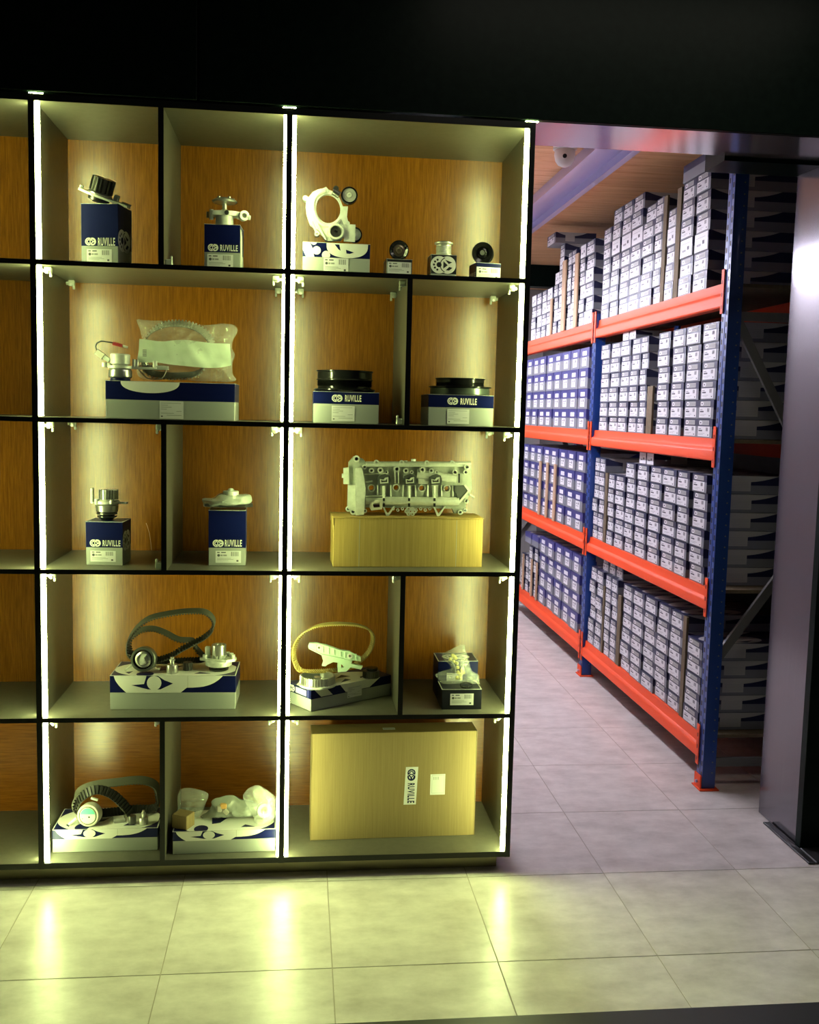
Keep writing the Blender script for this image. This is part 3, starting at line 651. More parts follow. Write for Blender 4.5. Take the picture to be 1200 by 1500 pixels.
# J L pulleys, K silver pulley
cJ = W(584.8, 363.5, .12); rJ = (W(599, 363.5, .12)-cJ).x; cJ.z = S1+hJ+.002+rJ
t = thing('idler_pulley', (cJ.x, .12, cJ.z-rJ), 'small black idler pulley with bronze bore standing on the leftmost small carton', 'car part')
b = MB(); b.ringlathe([(rJ*.62, -.012), (rJ, -.014), (rJ, .014), (rJ*.9, .015), (rJ*.62, .008)], frame(cJ, (-.12, -1, 0)), M_BLACKG, 36); b.build('tyre', t, True)
b = MB(); b.lathe([(rJ*.60, -.012), (rJ*.60, .006), (rJ*.42, .009), (rJ*.38, .006), (rJ*.30, .012), (rJ*.16, .012), (rJ*.15, .004), (0, .004)], frame(cJ, (-.12, -1, 0)), mat('bronze_race', (.40, .33, .22), .38, .6), 30); b.build('bearing', t, True)
cL = W(707.5, 363.5, .12); rL = (W(723, 363.5, .12)-cL).x; cL.z = S1+hL+.002+rL
t = thing('belt_pulley', (cL.x, .12, cL.z-rL), 'black belt pulley standing on edge on the rightmost small carton', 'car part')
b = MB(); Mp = frame(cL, (-.28, -1, 0)); b.lathe([(rL*.95, -.022), (rL, -.020), (rL, .010), (rL*.96, .014), (rL*.60, .008), (rL*.55, .002), (rL*.34, .006), (rL*.32, .012), (0, .012)], Mp, M_BLACKG, 40); b.build('rim', t, True)
b = MB(); b.lathe([(rL*.22, .0125), (rL*.21, .0185), (0, .0185)], Mp, M_CHROME, 20); b.build('hub_cap', t, True)
cK = W(650, 369, .12); cK.z = S1+hK+.002
t = thing('freewheel_pulley', cK, 'silver grooved freewheel pulley standing on the carton with white interlocked rings', 'car part')
pr_ = [(.026, 0), (.032, .001), (.032, .005), (.0268, .007)]
for k in range(6): pr_ += [(.0278, .009+k*.0048), (.0266, .0114+k*.0048)]
pr_ += [(.0270, .040), (.033, .042), (.033, .047), (.022, .048), (.020, .046), (0, .046)]
b = MB(); b.lathe(pr_, T(*cK), M_SATIN, 36); b.build('ribbed_body', t, True)
b = MB(); b.ringlathe([(.018, .0465), (.026, .0485), (.026, .0505), (.018, .0505)], T(*cK), M_STEELD, 28); b.build('cap_ring', t, True)
# M / N crank pulleys
def crank(cx, z, prof, label, mats, Y):
    t = thing('crank_pulley', (cx, Y, z), label, 'car part')
    for nm, p_, mt in prof:
        b = MB(); b.lathe(p_, T(cx, Y, z), mt, 48); b.build(nm, t, True)
    return t
cM = W(505, 560, .18); rM = (W(546.5, 560, .18)-cM).x; zM = S2+hM+.002
p_ = [(rM*.94, .014), (rM*.94, .020)]
for k in range(6): p_ += [(rM*.985, .022+k*.003), (rM*.94, .0235+k*.003)]
p_ += [(rM*.99, .042), (rM*1.0, .045), (rM*.965, .048), (rM*.965, .070), (rM*1.0, .073), (rM*1.0, .077), (rM*.9, .078), (rM*.86, .060), (rM*.3, .058), (0, .058)]
crank(cM.x, zM, [('damper_ring', [(rM*.80, 0), (rM*1.03, .001), (rM*1.08, .006), (rM*1.08, .010), (rM*1.0, .0135)], M_BLACKG), ('ribbed_rim', p_, M_BLACKG)], 'tall black ribbed crank pulley lying on the second shelf carton nearer the middle upright', None, .18)
cN = W(674, 560, .18); rN = (W(718, 560, .18)-cN).x; zN = S2+hN+.002; rn = (W(710, 560, .18)-cN).x
crank(cN.x, zN, [('damper_ring', [(rN*.9, 0), (rN*.97, .002), (rN*.97, .024), (rN*.94, .0255)], mat('bare_hub', (.20, .24, .21), .3, .8)), ('flange', [(rN*.98, .026), (rN*1.03, .027), (rN*1.03, .030), (rN*.97, .032), (rn*.99, .0325)], M_BLACKG),
      ('ribbed_rim', [(rn*.96, .033), (rn*.97, .037), (rn*.95, .038), (rn*.97, .041), (rn*.95, .043), (rn*.97, .045), (rn*.96, .056), (rn*1.0, .058), (rn*1.0, .061), (rn*.9, .062), (rn*.85, .050), (0, .050)], M_BLACKG)],
      'black crank pulley with wide flange on the second shelf by the right upright', None, .18)
# C: pump with sensor lead, bagged belt
YC = .15; zC = S2+hC+.002; Z = lambda zx, zy, Y=YC: W(130+zx/5, 450+zy/5, Y)
q = Z(232, 520, .115); q.z = zC; t = thing('water_pump', q, 'steel water pump with red plug lead at the left end of the long carton', 'car part')
b = MB(); b.lathe([(.034, 0), (.034, .008), (.030, .010)], T(*q), M_DNAVY, 30); b.lathe([(.036, .0105), (.040, .014), (.040, .034), (.036, .040), (.030, .042)], T(*q), M_CHROME, 30); b.build('impeller_housing', t, True)
b = MB(); b.plate(circ(0, 0, .042, 24), [], .0425, .052, T(*q), M_CAST); b.plate([(.035, -.012), (.100, -.014), (.135, -.010), (.165, -.006), (.165, .010), (.10, .012), (.035, .012)], [], .042, .050, T(*q), M_CAST)
for dx_, hh, r_ in ((.048, .030, .006), (.058, .028, .005), (.120, .026, .008), (-.052, .016, .010), (-.036, .014, .008)): b.cyl(q+Vector((dx_, -.006, .046)), q+Vector((dx_, -.006, .046+hh)), r_, M_CAST, n=12)
b.box(.118, -.012, .050, .165, .008, .055, M_CAST, T(*q)); b.build('flange', t, True)
b = MB(); b.lathe([(.024, .0525), (.026, .056), (.033, .058), (.034, .090), (.031, .093), (.012, .094), (.010, .090), (0, .090)], T(q.x, q.y, q.z) , M_CAST, 32); b.build('pulley', t, True)
b = MB(); b.tube([Z(x, y_, YC-.035) for x, y_ in ((225, 270), (190, 262), (140, 255), (90, 248), (60, 262), (50, 285), (58, 310), (80, 330), (110, 345))], .0022, M_BELT, 8); b.build('sensor_lead', t, True)
b = MB(); c = Z(215, 275, YC-.035); b.box(-.018, -.006, -.006, .016, .006, .006, M_RED, T(*c) @ Matrix.Rotation(.25, 4, 'Y'), b=.001); b.box(.017, -.005, -.004, .034, .005, .004, M_BEIGE, T(*c) @ Matrix.Rotation(.25, 4, 'Y'), b=.001); b.build('plug', t, True)
b = MB(); c = Z(90, 350, YC-.03); b.box(-.020, -.008, -.011, .012, .008, .011, M_BEIGE, T(*c) @ Matrix.Rotation(.6, 4, 'Y'), b=.002); c = Z(130, 375, YC-.03); b.box(-.014, -.006, -.008, .014, .006, .008, M_CAST, T(*c) @ Matrix.Rotation(.6, 4, 'Y'), b=.002); b.build('connector', t, True)
t = thing('bagged_timing_belt', (W(276, 556, .19).x, .215, zC), 'timing belt in a crumpled clear plastic bag with white paper strip on the long carton', 'bagged belt')
Zb = lambda zx, zy, Y=.19: W(130+zx/5, 450+zy/5, Y)
o_ = [(345, 95), (420, 92), (560, 100), (720, 118), (860, 128), (990, 118), (1050, 125), (1088, 165), (1060, 230), (1045, 300), (1068, 350), (1050, 420), (1052, 490), (1075, 540), (900, 545), (600, 532), (420, 528), (352, 500), (352, 430), (352, 360), (385, 270), (372, 180)]
b = MB(); bag(b, [(Zb(x, y_).x, Zb(x, y_).z) for x, y_ in o_], .205, .040, M_FILM, 3, .013, 18, 120, .35, zC+.001); b.build('plastic_bag', t, True)
b = MB(); pp = [Zb(x, y_, .158) for x, y_ in ((372, 232), (420, 236), (480, 246), (560, 250), (640, 240), (720, 240), (800, 250), (900, 262), (1035, 268))]; pq = [Zb(x, y_, .152) for x, y_ in ((358, 400), (420, 405), (500, 405), (600, 420), (700, 430), (800, 440), (900, 445), (980, 440), (1045, 425))]
gr = []; nC = 24
top = spline(pp, 4, False); bot = spline(pq, 4, False); k = min(len(top), len(bot)); nr = 10
for r in range(nr+1):
    for i in range(k):
        a = top[i].lerp(bot[i], r/nr); gr.append(a+Vector((0, noise.noise(a*28)*.010, 0)))
b.add(gr, [(r*k+i, r*k+i+1, (r+1)*k+i+1, (r+1)*k+i) for r in range(nr) for i in range(k-1)], M_PAPER)
c = Zb(395, 330, .150); Mx = Matrix(((1, 0, 0, c.x), (0, 0, -1, c.y), (0, 1, 0, c.z), (0, 0, 0, 1)))
for i in range(6): b.poly(rect(0, -.014+i*.0042, .014, -.0118+i*.0042), Mx, M_INK, .001)
b.build('paper_insert', t, True)
b = MB(); belt(b, [Zb(x, y_, .20) for x, y_ in ((430, 215), (480, 165), (560, 128), (660, 120), (760, 138), (850, 190), (900, 280), (870, 400), (800, 480), (700, 500), (560, 500), (440, 470), (400, 380), (400, 280))], .034, .003, (.25, .75, .6), M_BEIGE, M_BELTB, .0115, tooth=.006); b.build('timing_belt', t, True)
b = MB(); belt(b, [Zb(x, y_, .17) for x, y_ in ((360, 430), (380, 470), (430, 520), (500, 528), (545, 510), (570, 450), (560, 432), (450, 428))], .012, .0015, (0, 1, 0), M_BELT, M_BEIGE, .0065); b.build('small_belt', t, True)
# D: upright pump
zD = S3+hD+.002; q = W(157, 757, .165); q.z = zD
t = thing('water_pump', q, 'upright water pump with toothed steel pulley and side bracket on the third shelf left carton', 'car part')
b = MB(); b.lathe([(.020, 0), (.022, .004), (.034, .010), (.034, .014), (.024, .016), (.036, .020), (.036, .026), (.030, .028)], T(*q), M_STEELD, 28); b.build('impeller', t, True)
b = MB(); b.lathe([(.031, .0285), (.038, .030), (.040, .052), (.036, .056)], T(*q), M_CHROME, 30); b.lathe([(.036, .0565), (.044, .058), (.044, .068), (.036, .072), (.026, .074)], T(*q), M_CAST, 26)
b.plate([(.03, -.012), (.070, -.008), (.072, .006), (.03, .014)], [circ(.06, -.001, .004, 8)], .058, .064, T(*q), M_CAST); b.cyl(q+Vector((-.030, -.028, .056)), q+Vector((-.030, -.028, .076)), .009, M_CAST); b.cyl(q+Vector((.022, -.036, .060)), q+Vector((.022, -.036, .074)), .007, M_CAST); b.build('body', t, True)
b = MB(); b.gear(.034, 0, .034, 22, .0045, T(q.x+.006, q.y, q.z+.0745), M_CHROME, .008); b.build('pulley', t, True)
b = MB(); b.box(-.056, -.014, .062, -.046, .008, .114, M_CAST, T(*q), b=.002); b.box(-.056, -.012, .058, -.030, .006, .064, M_CAST, T(*q), b=.002); b.build('side_bracket', t, True)
# E: pump on bag
zE = S3+hE+.002; Z = lambda zx, zy, Y=.14: W(280+zx/10, 690+zy/10, Y)
q = Z(560, 380); q.z = zE
t = thing('water_pump', (q.x, .14, zE), 'plain hubbed water pump wrapped in a clear bag on the tall bright navy carton', 'car part')
b = MB(); o_ = [(175, 470), (160, 410), (250, 400), (340, 380), (420, 330), (600, 330), (720, 340), (860, 345), (890, 410), (880, 460), (800, 520), (500, 535), (300, 532), (190, 520)]
bag(b, [(Z(x, y_).x, Z(x, y_).z) for x, y_ in o_], .145, .055, M_FILM2, 9, .008, 12, 80, .9, zE+.001); b.build('plastic_bag', t, True)
b = MB(); b.plate([(-.085, -.03), (-.03, -.045), (.06, -.042), (.085, -.015), (.08, .03), (.02, .045), (-.06, .035)], [], .012, .022, T(q.x, q.y, zE), M_STEELD); b.lathe([(.048, .022), (.040, .034), (.030, .037)], T(q.x, q.y, zE), M_STEELD, 26); b.build('body', t, True)
b = MB(); b.lathe([(.028, .037), (.028, .066), (.026, .068), (.018, .068), (.017, .064), (.012, .070), (.008, .076), (0, .078)], T(q.x+.006, q.y-.005, zE), M_CAST, 32); b.build('hub', t, True)
# wire bit leaning on the back panel, third shelf
t = thing('wire_offcut', (at(220, 800, .46).x, .45, S3), 'thin copper coloured wire offcut leaning on the oak back of the third shelf', 'wire')
b = MB(); b.tube([Vector((at(x, y_, .45+.02*(805-y_)/40).x, .45+.02*(805-y_)/40, max(at(x, y_, .45).z, S3+.002))) for x, y_ in ((222, 806), (221, 795), (219, 782), (216, 772), (214, 767))], .0009, mat('copper', (.7, .42, .2), .3, .9), 6); b.build('strand', t, True)

# O: cylinder head cover
YO = .16; zO = S3+hO+.0065; Zo = lambda zx, zy, Y=YO: W(490+zx/5.217, 650+zy/5.217, Y)
dzo = zO - Zo(600, 530).z
t = thing('cylinder_head_cover', (Zo(560, 530).x, YO, zO), 'cast aluminium engine cylinder head cover standing on the yellow corrugated carton', 'car part')
PLo = lambda yy: Matrix(((1, 0, 0, 0), (0, 0, 1, yy), (0, 1, 0, dzo), (0, 0, 0, 1)))
def zz(pts): return [(Zo(a, c).x, Zo(a, c).z) for a, c in pts]
def cz(x, y_, r, n=16):
    c = Zo(x, y_); R_ = r/5.217*.00252; return [(c.x+R_*math.cos(2*PI*i/n), c.z+R_*math.sin(2*PI*i/n)) for i in range(n)]
b = MB(); b.plate(zz([(110, 125), (150, 80), (220, 100), (240, 125), (880, 128), (1045, 128), (1052, 330), (1010, 420), (1000, 500), (920, 520), (900, 480), (240, 470), (220, 520), (130, 520), (100, 480)]), [cz(283, 320, 21), cz(472, 318, 21), cz(667, 322, 21), cz(858, 325, 21)], 0, .030, PLo(YO), M_CASTD); b.build('cover_plate', t, True)
b = MB()
def bar(x0, y0, x1, y1, r, yy, mt=M_CAST): p, q_ = Zo(x0, y0), Zo(x1, y1); b.tube([(p.x, YO+yy, p.z+dzo), (q_.x, YO+yy, q_.z+dzo)], r, mt, 10)
bar(240, 138, 1040, 138, .010, -.004); bar(380, 420, 950, 425, .016, -.002); bar(240, 420, 380, 420, .013, -.001); bar(630, 215, 930, 250, .017, .004)
bar(640, 265, 720, 265, .014, .004)
b.build('ridge', t, True)
b = MB(); b.plate(zz([(160, 170), (205, 165), (215, 200), (235, 320), (222, 520), (160, 525), (165, 350)]), [], -.030, -.0005, PLo(YO), M_CAST); b.plate(zz([(70, 170), (110, 165), (112, 290), (70, 290)]), [], -.012, .02, PLo(YO), M_CAST); b.plate(zz([(104, 300), (160, 300), (160, 500), (104, 480)]), [], -.012, -.0005, PLo(YO), M_CAST); c = Zo(66, 228)
b.cyl((c.x+.004, YO, c.z+dzo), (c.x-.004, YO, c.z+dzo), .008, M_CAST); b.build('end_cap', t, True)
def boss(x, y_, r, dpt=.016, mt=M_CAST, hole=.55, yy=0):
    c = Zo(x, y_); R_ = r/5.217*.00252; b.ringlathe([(R_*hole, 0), (R_, 0), (R_, dpt), (R_*hole, dpt)], frame((c.x, YO+yy-.0003, c.z+dzo), (0, -1, 0)), mt, 18)
    return c, R_
for x, y_, r in ((168, 97, 25), (320, 125, 20), (513, 128, 20), (705, 130, 20), (898, 130, 20), (283, 188, 20), (230, 160, 18), (350, 185, 22), (545, 188, 20), (738, 188, 20), (920, 200, 20), (1010, 160, 22), (1000, 200, 18), (105, 480, 20), (142, 500, 24), (232, 495, 16), (405, 520, 10), (960, 505, 20), (995, 490, 14), (1005, 420, 18), (475, 175, 24), (670, 180, 24), (397, 200, 14), (590, 200, 14), (780, 200, 14)):
    b = MB(); c, R_ = boss(x, y_, r, .014 if r < 22 else .018); b.lathe([(R_*.53, .001), (0, .001)], frame((c.x, YO-.0005, c.z+dzo), (0, -1, 0)), M_STEELD, 12); b.build('bolt_boss', t, True)
for x, y_ in ((283, 320), (472, 318), (667, 322), (858, 325)): b = MB(); boss(x, y_, 28, .012, M_CAST, .78); b.build('injector_hole_rim', t, True)
for x in (377, 573, 768):
    b = MB(); b.plate(zz([(x-48, 235), (x-25, 222), (x+10, 212), (x+42, 225), (x+50, 260), (x+45, 295), (x-45, 295), (x-50, 265)]), [], -.016, -.0008, PLo(YO), M_GASK)
    b.plate(zz([(x-32, 250), (x-5, 256), (x+8, 240), (x+32, 235), (x+32, 280), (x-30, 285)]), [zz([(x-24, 256), (x-10, 262), (x+8, 262), (x+24, 245), (x+24, 274), (x-22, 276)])], -.020, -.0165, PLo(YO), M_CAST); b.build('gasket_port', t, True)
b = MB()
for x in (328, 433, 523, 620, 713, 818, 905): bar(x, 300, x, 385, .0028, -.004)
for x in (375, 570, 762): bar(x, 305, x, 400, .004, -.008)
for x in (462, 490): bar(x, 185, x, 285, .0028, -.004)
bar(238, 275, 290, 268, .0028, -.004); bar(240, 385, 390, 378, .0030, -.004); bar(228, 215, 400, 212, .0025, -.003)
b.build('rib', t, True)
for x in (405, 792): b = MB(); b.plate(zz([(x-38, 460), (x-28, 460), (x+2, 520), (x+45, 460), (x+56, 460), (x+8, 535), (x-8, 535)]), [], -.012, .004, PLo(YO), M_CAST); b.build('v_bracket', t, True)
b = MB()
for x in (375, 567, 760): b.plate(zz([(x-8, 395), (x+8, 395), (x+8, 418), (x-8, 418)]), [], -.020, -.017, PLo(YO), M_DARK); b.plate(zz([(x-8, 435), (x+8, 435), (x+8, 462), (x-8, 462)]), [], -.019, -.0165, PLo(YO), M_DARK)
b.plate(zz([(942, 210), (956, 210), (956, 280), (942, 280)]), [], -.014, -.0125, PLo(YO), M_DARK); b.build('slot', t, True)
b = MB(); b.plate(zz([(270, 430), (350, 405), (368, 420), (360, 480), (280, 490), (262, 460)]), [zz([(290, 440), (345, 425), (345, 465), (300, 470)])], -.018, -.001, PLo(YO), M_BEIGE); b.plate(zz([(290, 440), (345, 425), (345, 465), (300, 470)]), [], -.004, -.002, PLo(YO), mat('maroon', (.08, .02, .04), .5)); b.build('port_frame', t, True)
b = MB(); b.plate(zz([(915, 305), (990, 300), (1025, 340), (950, 430), (935, 420), (935, 370), (915, 350)]), [], -.010, -.0006, PLo(YO), M_GASK); b.plate(zz([(985, 298), (998, 292), (1032, 338), (955, 438), (940, 430), (1015, 340)]), [], -.014, -.0105, PLo(YO), M_CAST); b.build('corner_seal', t, True)
b = MB(); c = Zo(582, 500)
for k in range(7):
    a = k*2*PI/6; px_, pz_ = (c.x+.015*math.cos(a), c.z+.011*math.sin(a)) if k < 6 else (c.x, c.z)
    b.ringlathe([(.003, 0), (.0075, 0), (.0075, .012), (.003, .012)], frame((px_, YO+.004, pz_+dzo), (0, -1, 0)), M_CAST, 12)
for k in range(9): cc = Zo(450+k*35, 480+(k % 2)*10); b.ringlathe([(.003, 0), (.006, 0), (.006, .010), (.003, .010)], frame((cc.x, YO+.006, cc.z+dzo), (0, -1, 0)), M_CAST, 10)
b.build('lower_lugs', t, True)
b = MB(); bar(1030, 370, 1068, 395, .004, -.004); bar(605, 100, 605, 130, .009, .002); bar(545, 112, 545, 130, .007, .002); b.build('nipple', t, True)

# F: belt kit
YF = .175; zF = S4+hF+.0018; Z = lambda zx, zy, Y=YF: W(150+zx/5.714, 880+zy/5.714, Y)
t = thing('timing_belt', (Z(400, 500).x, YF, zF), 'black toothed timing belt looped in a figure of eight on the fourth shelf carton', 'car part')
def zc(p, z0): p = p.copy(); p.z = max(p.z, z0); return p
bp = [(850, 490, .20), (700, 500, .21), (520, 505, .20), (320, 500, .19), (230, 455, .17), (212, 390, .16), (228, 310, .155), (300, 215, .155), (400, 145, .16), (560, 108, .165), (720, 88, .17), (860, 95, .175), (930, 160, .18), (920, 240, .185), (860, 300, .185), (780, 345, .18), (680, 395, .17), (560, 465, .165), (420, 500, .16), (280, 480, .165), (225, 400, .175), (255, 300, .19), (330, 245, .20), (430, 235, .205), (530, 270, .205), (640, 325, .20), (760, 335, .195), (780, 390, .20), (830, 450, .205)]
b = MB(); belt(b, [zc(Z(x, y_, Y), zF+.012) for x, y_, Y in bp], .024, .0038, (.12, .80, .58), M_BELT, M_BELTB, .0105, inner=-1, tooth=.0055); b.build('belt_loop', t, True)
t = thing('tensioner_pulley', (Z(345, 600).x, .125, zF), 'round tensioner pulley with silver face leaning at the left of the fourth shelf carton', 'car part')
c = Z(345, 490, .125); R_ = (Z(452, 490, .125)-c).x; Mt = frame(c, (-.12, -1, .10)); c.z = max(c.z, zF+R_*.9)
b = MB(); b.ringlathe([(R_*.80, -.018), (R_, -.020), (R_, .006), (R_*.93, .010), (R_*.80, .010)], Mt, mat('pulley_rim', (.14, .15, .13), .35, .6), 40); b.build('rim', t, True)
b = MB(); b.ringlathe([(R_*.66, -.014), (R_*.78, -.014), (R_*.78, .006), (R_*.66, .004)], Mt, M_BLACKG, 36); b.build('seal', t, True)
b = MB(); b.lathe([(R_*.64, -.014), (R_*.64, .006), (R_*.50, .010), (R_*.46, .006), (R_*.2, .008), (R_*.18, .011), (0, .011)], Mt, M_CHROME, 36); b.plate([(-.010, -.020), (.012, -.012), (.004, .006), (.016, .020), (-.004, .022), (-.010, 0)], [], .0085, .012, Mt, M_CAST); b.build('eccentric_face', t, True)
b = MB(); p1 = Z(250, 530, .13); p2 = Z(190, 585, .13); b.tube([p1, Vector((p2.x, .13, max(p2.z, zF+.003)))], .004, M_CAST, 8); b.build('arm', t, True)
def stub(zf, px, py, Y, z, r, h, label, mt=M_CHROME, pin=True, name='bolt_stub'):
    q_ = zf(px, py, Y); t_ = thing(name, (q_.x, Y, z), label, 'car part')
    b_ = MB(); b_.lathe([(r*.96, 0), (r, .002), (r, h-.002), (r*.92, h), (r*.4, h)], T(q_.x, Y, z), mt, 28); b_.build('sleeve', t_, True)
    if pin: b_ = MB(); b_.lathe([(r*.38, h), (r*.38, h+.012), (r*.50, h+.013), (r*.50, h+.017), (r*.3, h+.019), (r*.3, h+.026), (0, h+.026)], T(q_.x, Y, z), mt, 20); b_.build('pin', t_, True)
    return t_
stub(Z, 585, 600, .125, zF, .021, .033, 'short silver spacer stub with pin between tensioner and pump on the fourth shelf')
q_ = Z(715, 560, .165); t = thing('guide_roller', (q_.x, .165, zF), 'small black ribbed guide roller beside the silver stub on the fourth shelf', 'car part')
b = MB(); b.gear(.017, 0, .030, 16, .0025, T(q_.x, .165, zF), M_STEELD, .005); b.build('roller', t, True)
q_ = Z(975, 560, .165); q = Vector((q_.x, .165, zF)); t = thing('water_pump', q, 'silver water pump with plain round pulley at the right end of the fourth shelf carton', 'car part')
b = MB(); b.lathe([(.030, 0), (.036, .003), (.036, .009), (.030, .012), (.028, .018)], T(*q), M_BLACKG, 30); b.build('impeller', t, True)
b = MB(); b.lathe([(.044, .0185), (.048, .021), (.048, .036), (.044, .040), (.028, .042)], T(*q), M_CAST, 32); b.plate([(-.07, .0), (-.05, -.012), (-.03, -.03), (.03, -.038), (.06, -.02), (.064, .005), (.05, .03), (0, .045), (-.045, .03)], [], .036, .046, T(*q), M_CAST)
for dx_, dy_ in ((-.05, -.01), (.052, -.012), (.03, .03), (.045, .012)): b.cyl(q+Vector((dx_, dy_, .046)), q+Vector((dx_, dy_, .060)), .008, M_CAST, n=14)
b.box(-.050, -.006, .046, -.030, .012, .088, M_CAST, T(*q), b=.003); b.build('body', t, True)
b = MB(); b.gear(.026, 0, .014, 10, .006, T(q.x, q.y, q.z+.046), M_CAST); b.lathe([(.026, .058), (.0265, .060), (.0265, .095), (.024, .097), (.015, .096), (.014, .090), (0, .090)], T(*q), M_CHROME, 34); b.build('pulley', t, True)

# P: yellow belt, bracket, gears
zP = S4+hP+.0015; Z = lambda zx, zy, Y=.16: W(420+zx/7.5, 900+zy/7.5, Y)
t = thing('toothed_belt', (Z(500, 600).x, .17, zP), 'yellow toothed belt standing as a tall loop on the angled carton', 'car part')
bp = [(150, 610, .13), (100, 540, .125), (78, 440, .125), (95, 340, .13), (150, 245, .135), (240, 170, .14), (350, 125, .145), (480, 106, .15), (620, 104, .155), (760, 115, .165), (880, 150, .18), (940, 210, .20), (945, 300, .22), (915, 390, .23), (860, 460, .235), (790, 520, .235), (700, 580, .22), (540, 610, .20), (300, 625, .16)]
b = MB(); belt(b, [zc(Z(x, y_, Y), zP+.008) for x, y_, Y in bp], .021, .003, lambda f: (.62 if f < .35 else -.5, .80, .25), M_BELTY, M_BELTY, .0085, inner=-1, tooth=.004); b.build('belt_loop', t, True)
YP = .145; t = thing('mounting_bracket', (Z(520, 600, YP).x, YP, zP), 'pale green white plastic bracket with two screw holes leaning on the angled carton', 'car part')
out = [(237, 345), (250, 312), (335, 310), (375, 322), (430, 330), (590, 388), (690, 402), (740, 440), (812, 462), (815, 510), (722, 500), (710, 540), (835, 565), (815, 600), (700, 577), (655, 622), (562, 630), (555, 570), (560, 525), (510, 518), (450, 545), (425, 565), (388, 560), (402, 510), (378, 430), (300, 392), (240, 368)]
f_ = lambda x, y_: Z(x, y_, YP)
PP = Matrix(((1, 0, 0, 0), (0, 0, 1, YP), (0, 1, 0, 0), (0, 0, 0, 1))); dzp = max(0, zP+.0005-min(f_(x, y_).z for x, y_ in out)); PP[2][3] = dzp
b = MB(); b.plate([(f_(x, y_).x, f_(x, y_).z) for x, y_ in out], [[(f_(x, y_).x, f_(x, y_).z) for x, y_ in h_] for h_ in ([(345, 345), (368, 350), (362, 370), (342, 365)], [(682, 440), (705, 440), (705, 465), (685, 462)], [(598, 540), (632, 575), (600, 585)])], -.008, .008, PP, M_PLAST); b.build('web', t, True)
b = MB()
for x, y_ in ((355, 358), (693, 450)): c = f_(x, y_); b.ringlathe([(.0045, -.010), (.010, -.010), (.010, .012), (.0045, .012)], frame((c.x, YP, c.z+dzp), (0, -1, 0)), M_WPRINT, 16)
b.build('screw_boss', t, True)
b = MB(); pts_ = [f_(x, y_) for x, y_ in ((250, 315), (380, 325), (590, 392), (690, 405), (808, 465))]; b.tube([(p.x, YP-.009, p.z+dzp) for p in pts_], .003, M_PLAST, 6)
pts_ = [f_(x, y_) for x, y_ in ((245, 365), (380, 432), (560, 470), (700, 500))]; b.tube([(p.x, YP-.009, p.z+dzp) for p in pts_], .003, M_PLAST, 6)
for x in (320, 400, 460, 520, 590, 640, 760): a_, c_ = f_(x, 330+(x-320)*.22), f_(x+4, 395+(x-320)*.22); b.tube([(a_.x, YP-.009, a_.z+dzp), (c_.x, YP-.009, c_.z+dzp)], .0024, M_PLAST, 6)
b.build('rib', t, True)
q_ = Z(340, 700, .115); q = Vector((q_.x, .125, zP)); R_ = (Z(545, 640, .125)-Z(340, 640, .125)).x*.95
t = thing('cam_gear', q, 'open silver toothed gear ring lying at the left front of the angled carton', 'car part')
b = MB(); pts = []
nt = 40
for i in range(nt):
    for f, rr in ((-.30, R_-.004), (-.15, R_), (.15, R_), (.30, R_-.004)): a = 2*PI*(i+f)/nt; pts.append((rr*math.cos(a), rr*math.sin(a)))
b.plate(pts, [circ(0, 0, R_-.008, 40)], .008, .036, T(*q), M_CHROME); b.build('toothed_ring', t, True)
b = MB(); b.ringlathe([(R_-.012, 0), (R_+.004, 0), (R_+.004, .0075), (R_-.012, .0075)], T(*q), M_CAST, 44); b.plate(circ(0, 0, R_-.010, 40), [], .0078, .011, T(*q), M_STEELD); b.build('rim', t, True)
b = MB(); b.lathe([(.014, .011), (.014, .030), (.008, .032), (0, .032)], T(*q), M_CHROME, 24)
for k in range(3): a = k*2.1+.5; b.box(.012, -.005, .011, R_-.009, .005, .018, M_CHROME, T(*q) @ Matrix.Rotation(a, 4, 'Z'))
b.build('hub', t, True)
q_ = Z(925, 640, .23); q = Vector((q_.x, .225, zP)); t = thing('cam_gear', q, 'black toothed gear at the right end of the angled carton', 'car part')
b = MB(); b.gear(.032, 0, .026, 26, .004, T(*q), M_STEELD, .012); b.build('toothed_ring', t, True)
b = MB(); b.lathe([(.020, .0265), (.022, .030), (.022, .038), (.016, .039), (0, .039)], T(q.x+.004, q.y, q.z), M_BLACKG, 24); b.build('hub', t, True)

# Q: bag with yellow fittings
zQ = S4+hQ+.0015; Z = lambda zx, zy, Y=.10: W(620+zx/10.909, 930+zy/10.909, Y)
t = thing('bagged_fittings', (Z(600, 860).x, .11, zQ), 'clear bag of small yellow fittings and seals lying on the near black carton', 'bag')
b = MB(); o_ = [(300, 330), (420, 240), (630, 150), (680, 250), (730, 400), (770, 560), (880, 630), (895, 760), (890, 850), (600, 868), (320, 862), (270, 740), (190, 640), (240, 610), (420, 620), (440, 520), (350, 400)]
bag(b, [(Z(x, y_, .13).x, max(Z(x, y_, .13).z, zQ+.001)) for x, y_ in o_], .125, .040, M_FILM, 21, .007, 12, 90, .5, zQ+.001); b.build('plastic_bag', t, True)
b = MB(); M_YEL = mat('yellow_fitting', (.75, .68, .22), .4)
for i, (x, y_) in enumerate(((470, 330), (520, 370), (430, 390), (480, 420), (540, 450), (555, 520), (560, 600), (600, 640), (640, 600), (540, 680), (500, 350), (620, 560), (600, 690))):
    c = Z(x, y_, .125); c.z = max(c.z, zQ+.008); b.box(-.006, -.006, -.005, .007, .006, .006, M_YEL, T(*c) @ Matrix.Rotation(i*.9, 4, 'Y') @ Matrix.Rotation(i*1.3, 4, 'Z'), b=.002)
b.build('fitting', t, True)
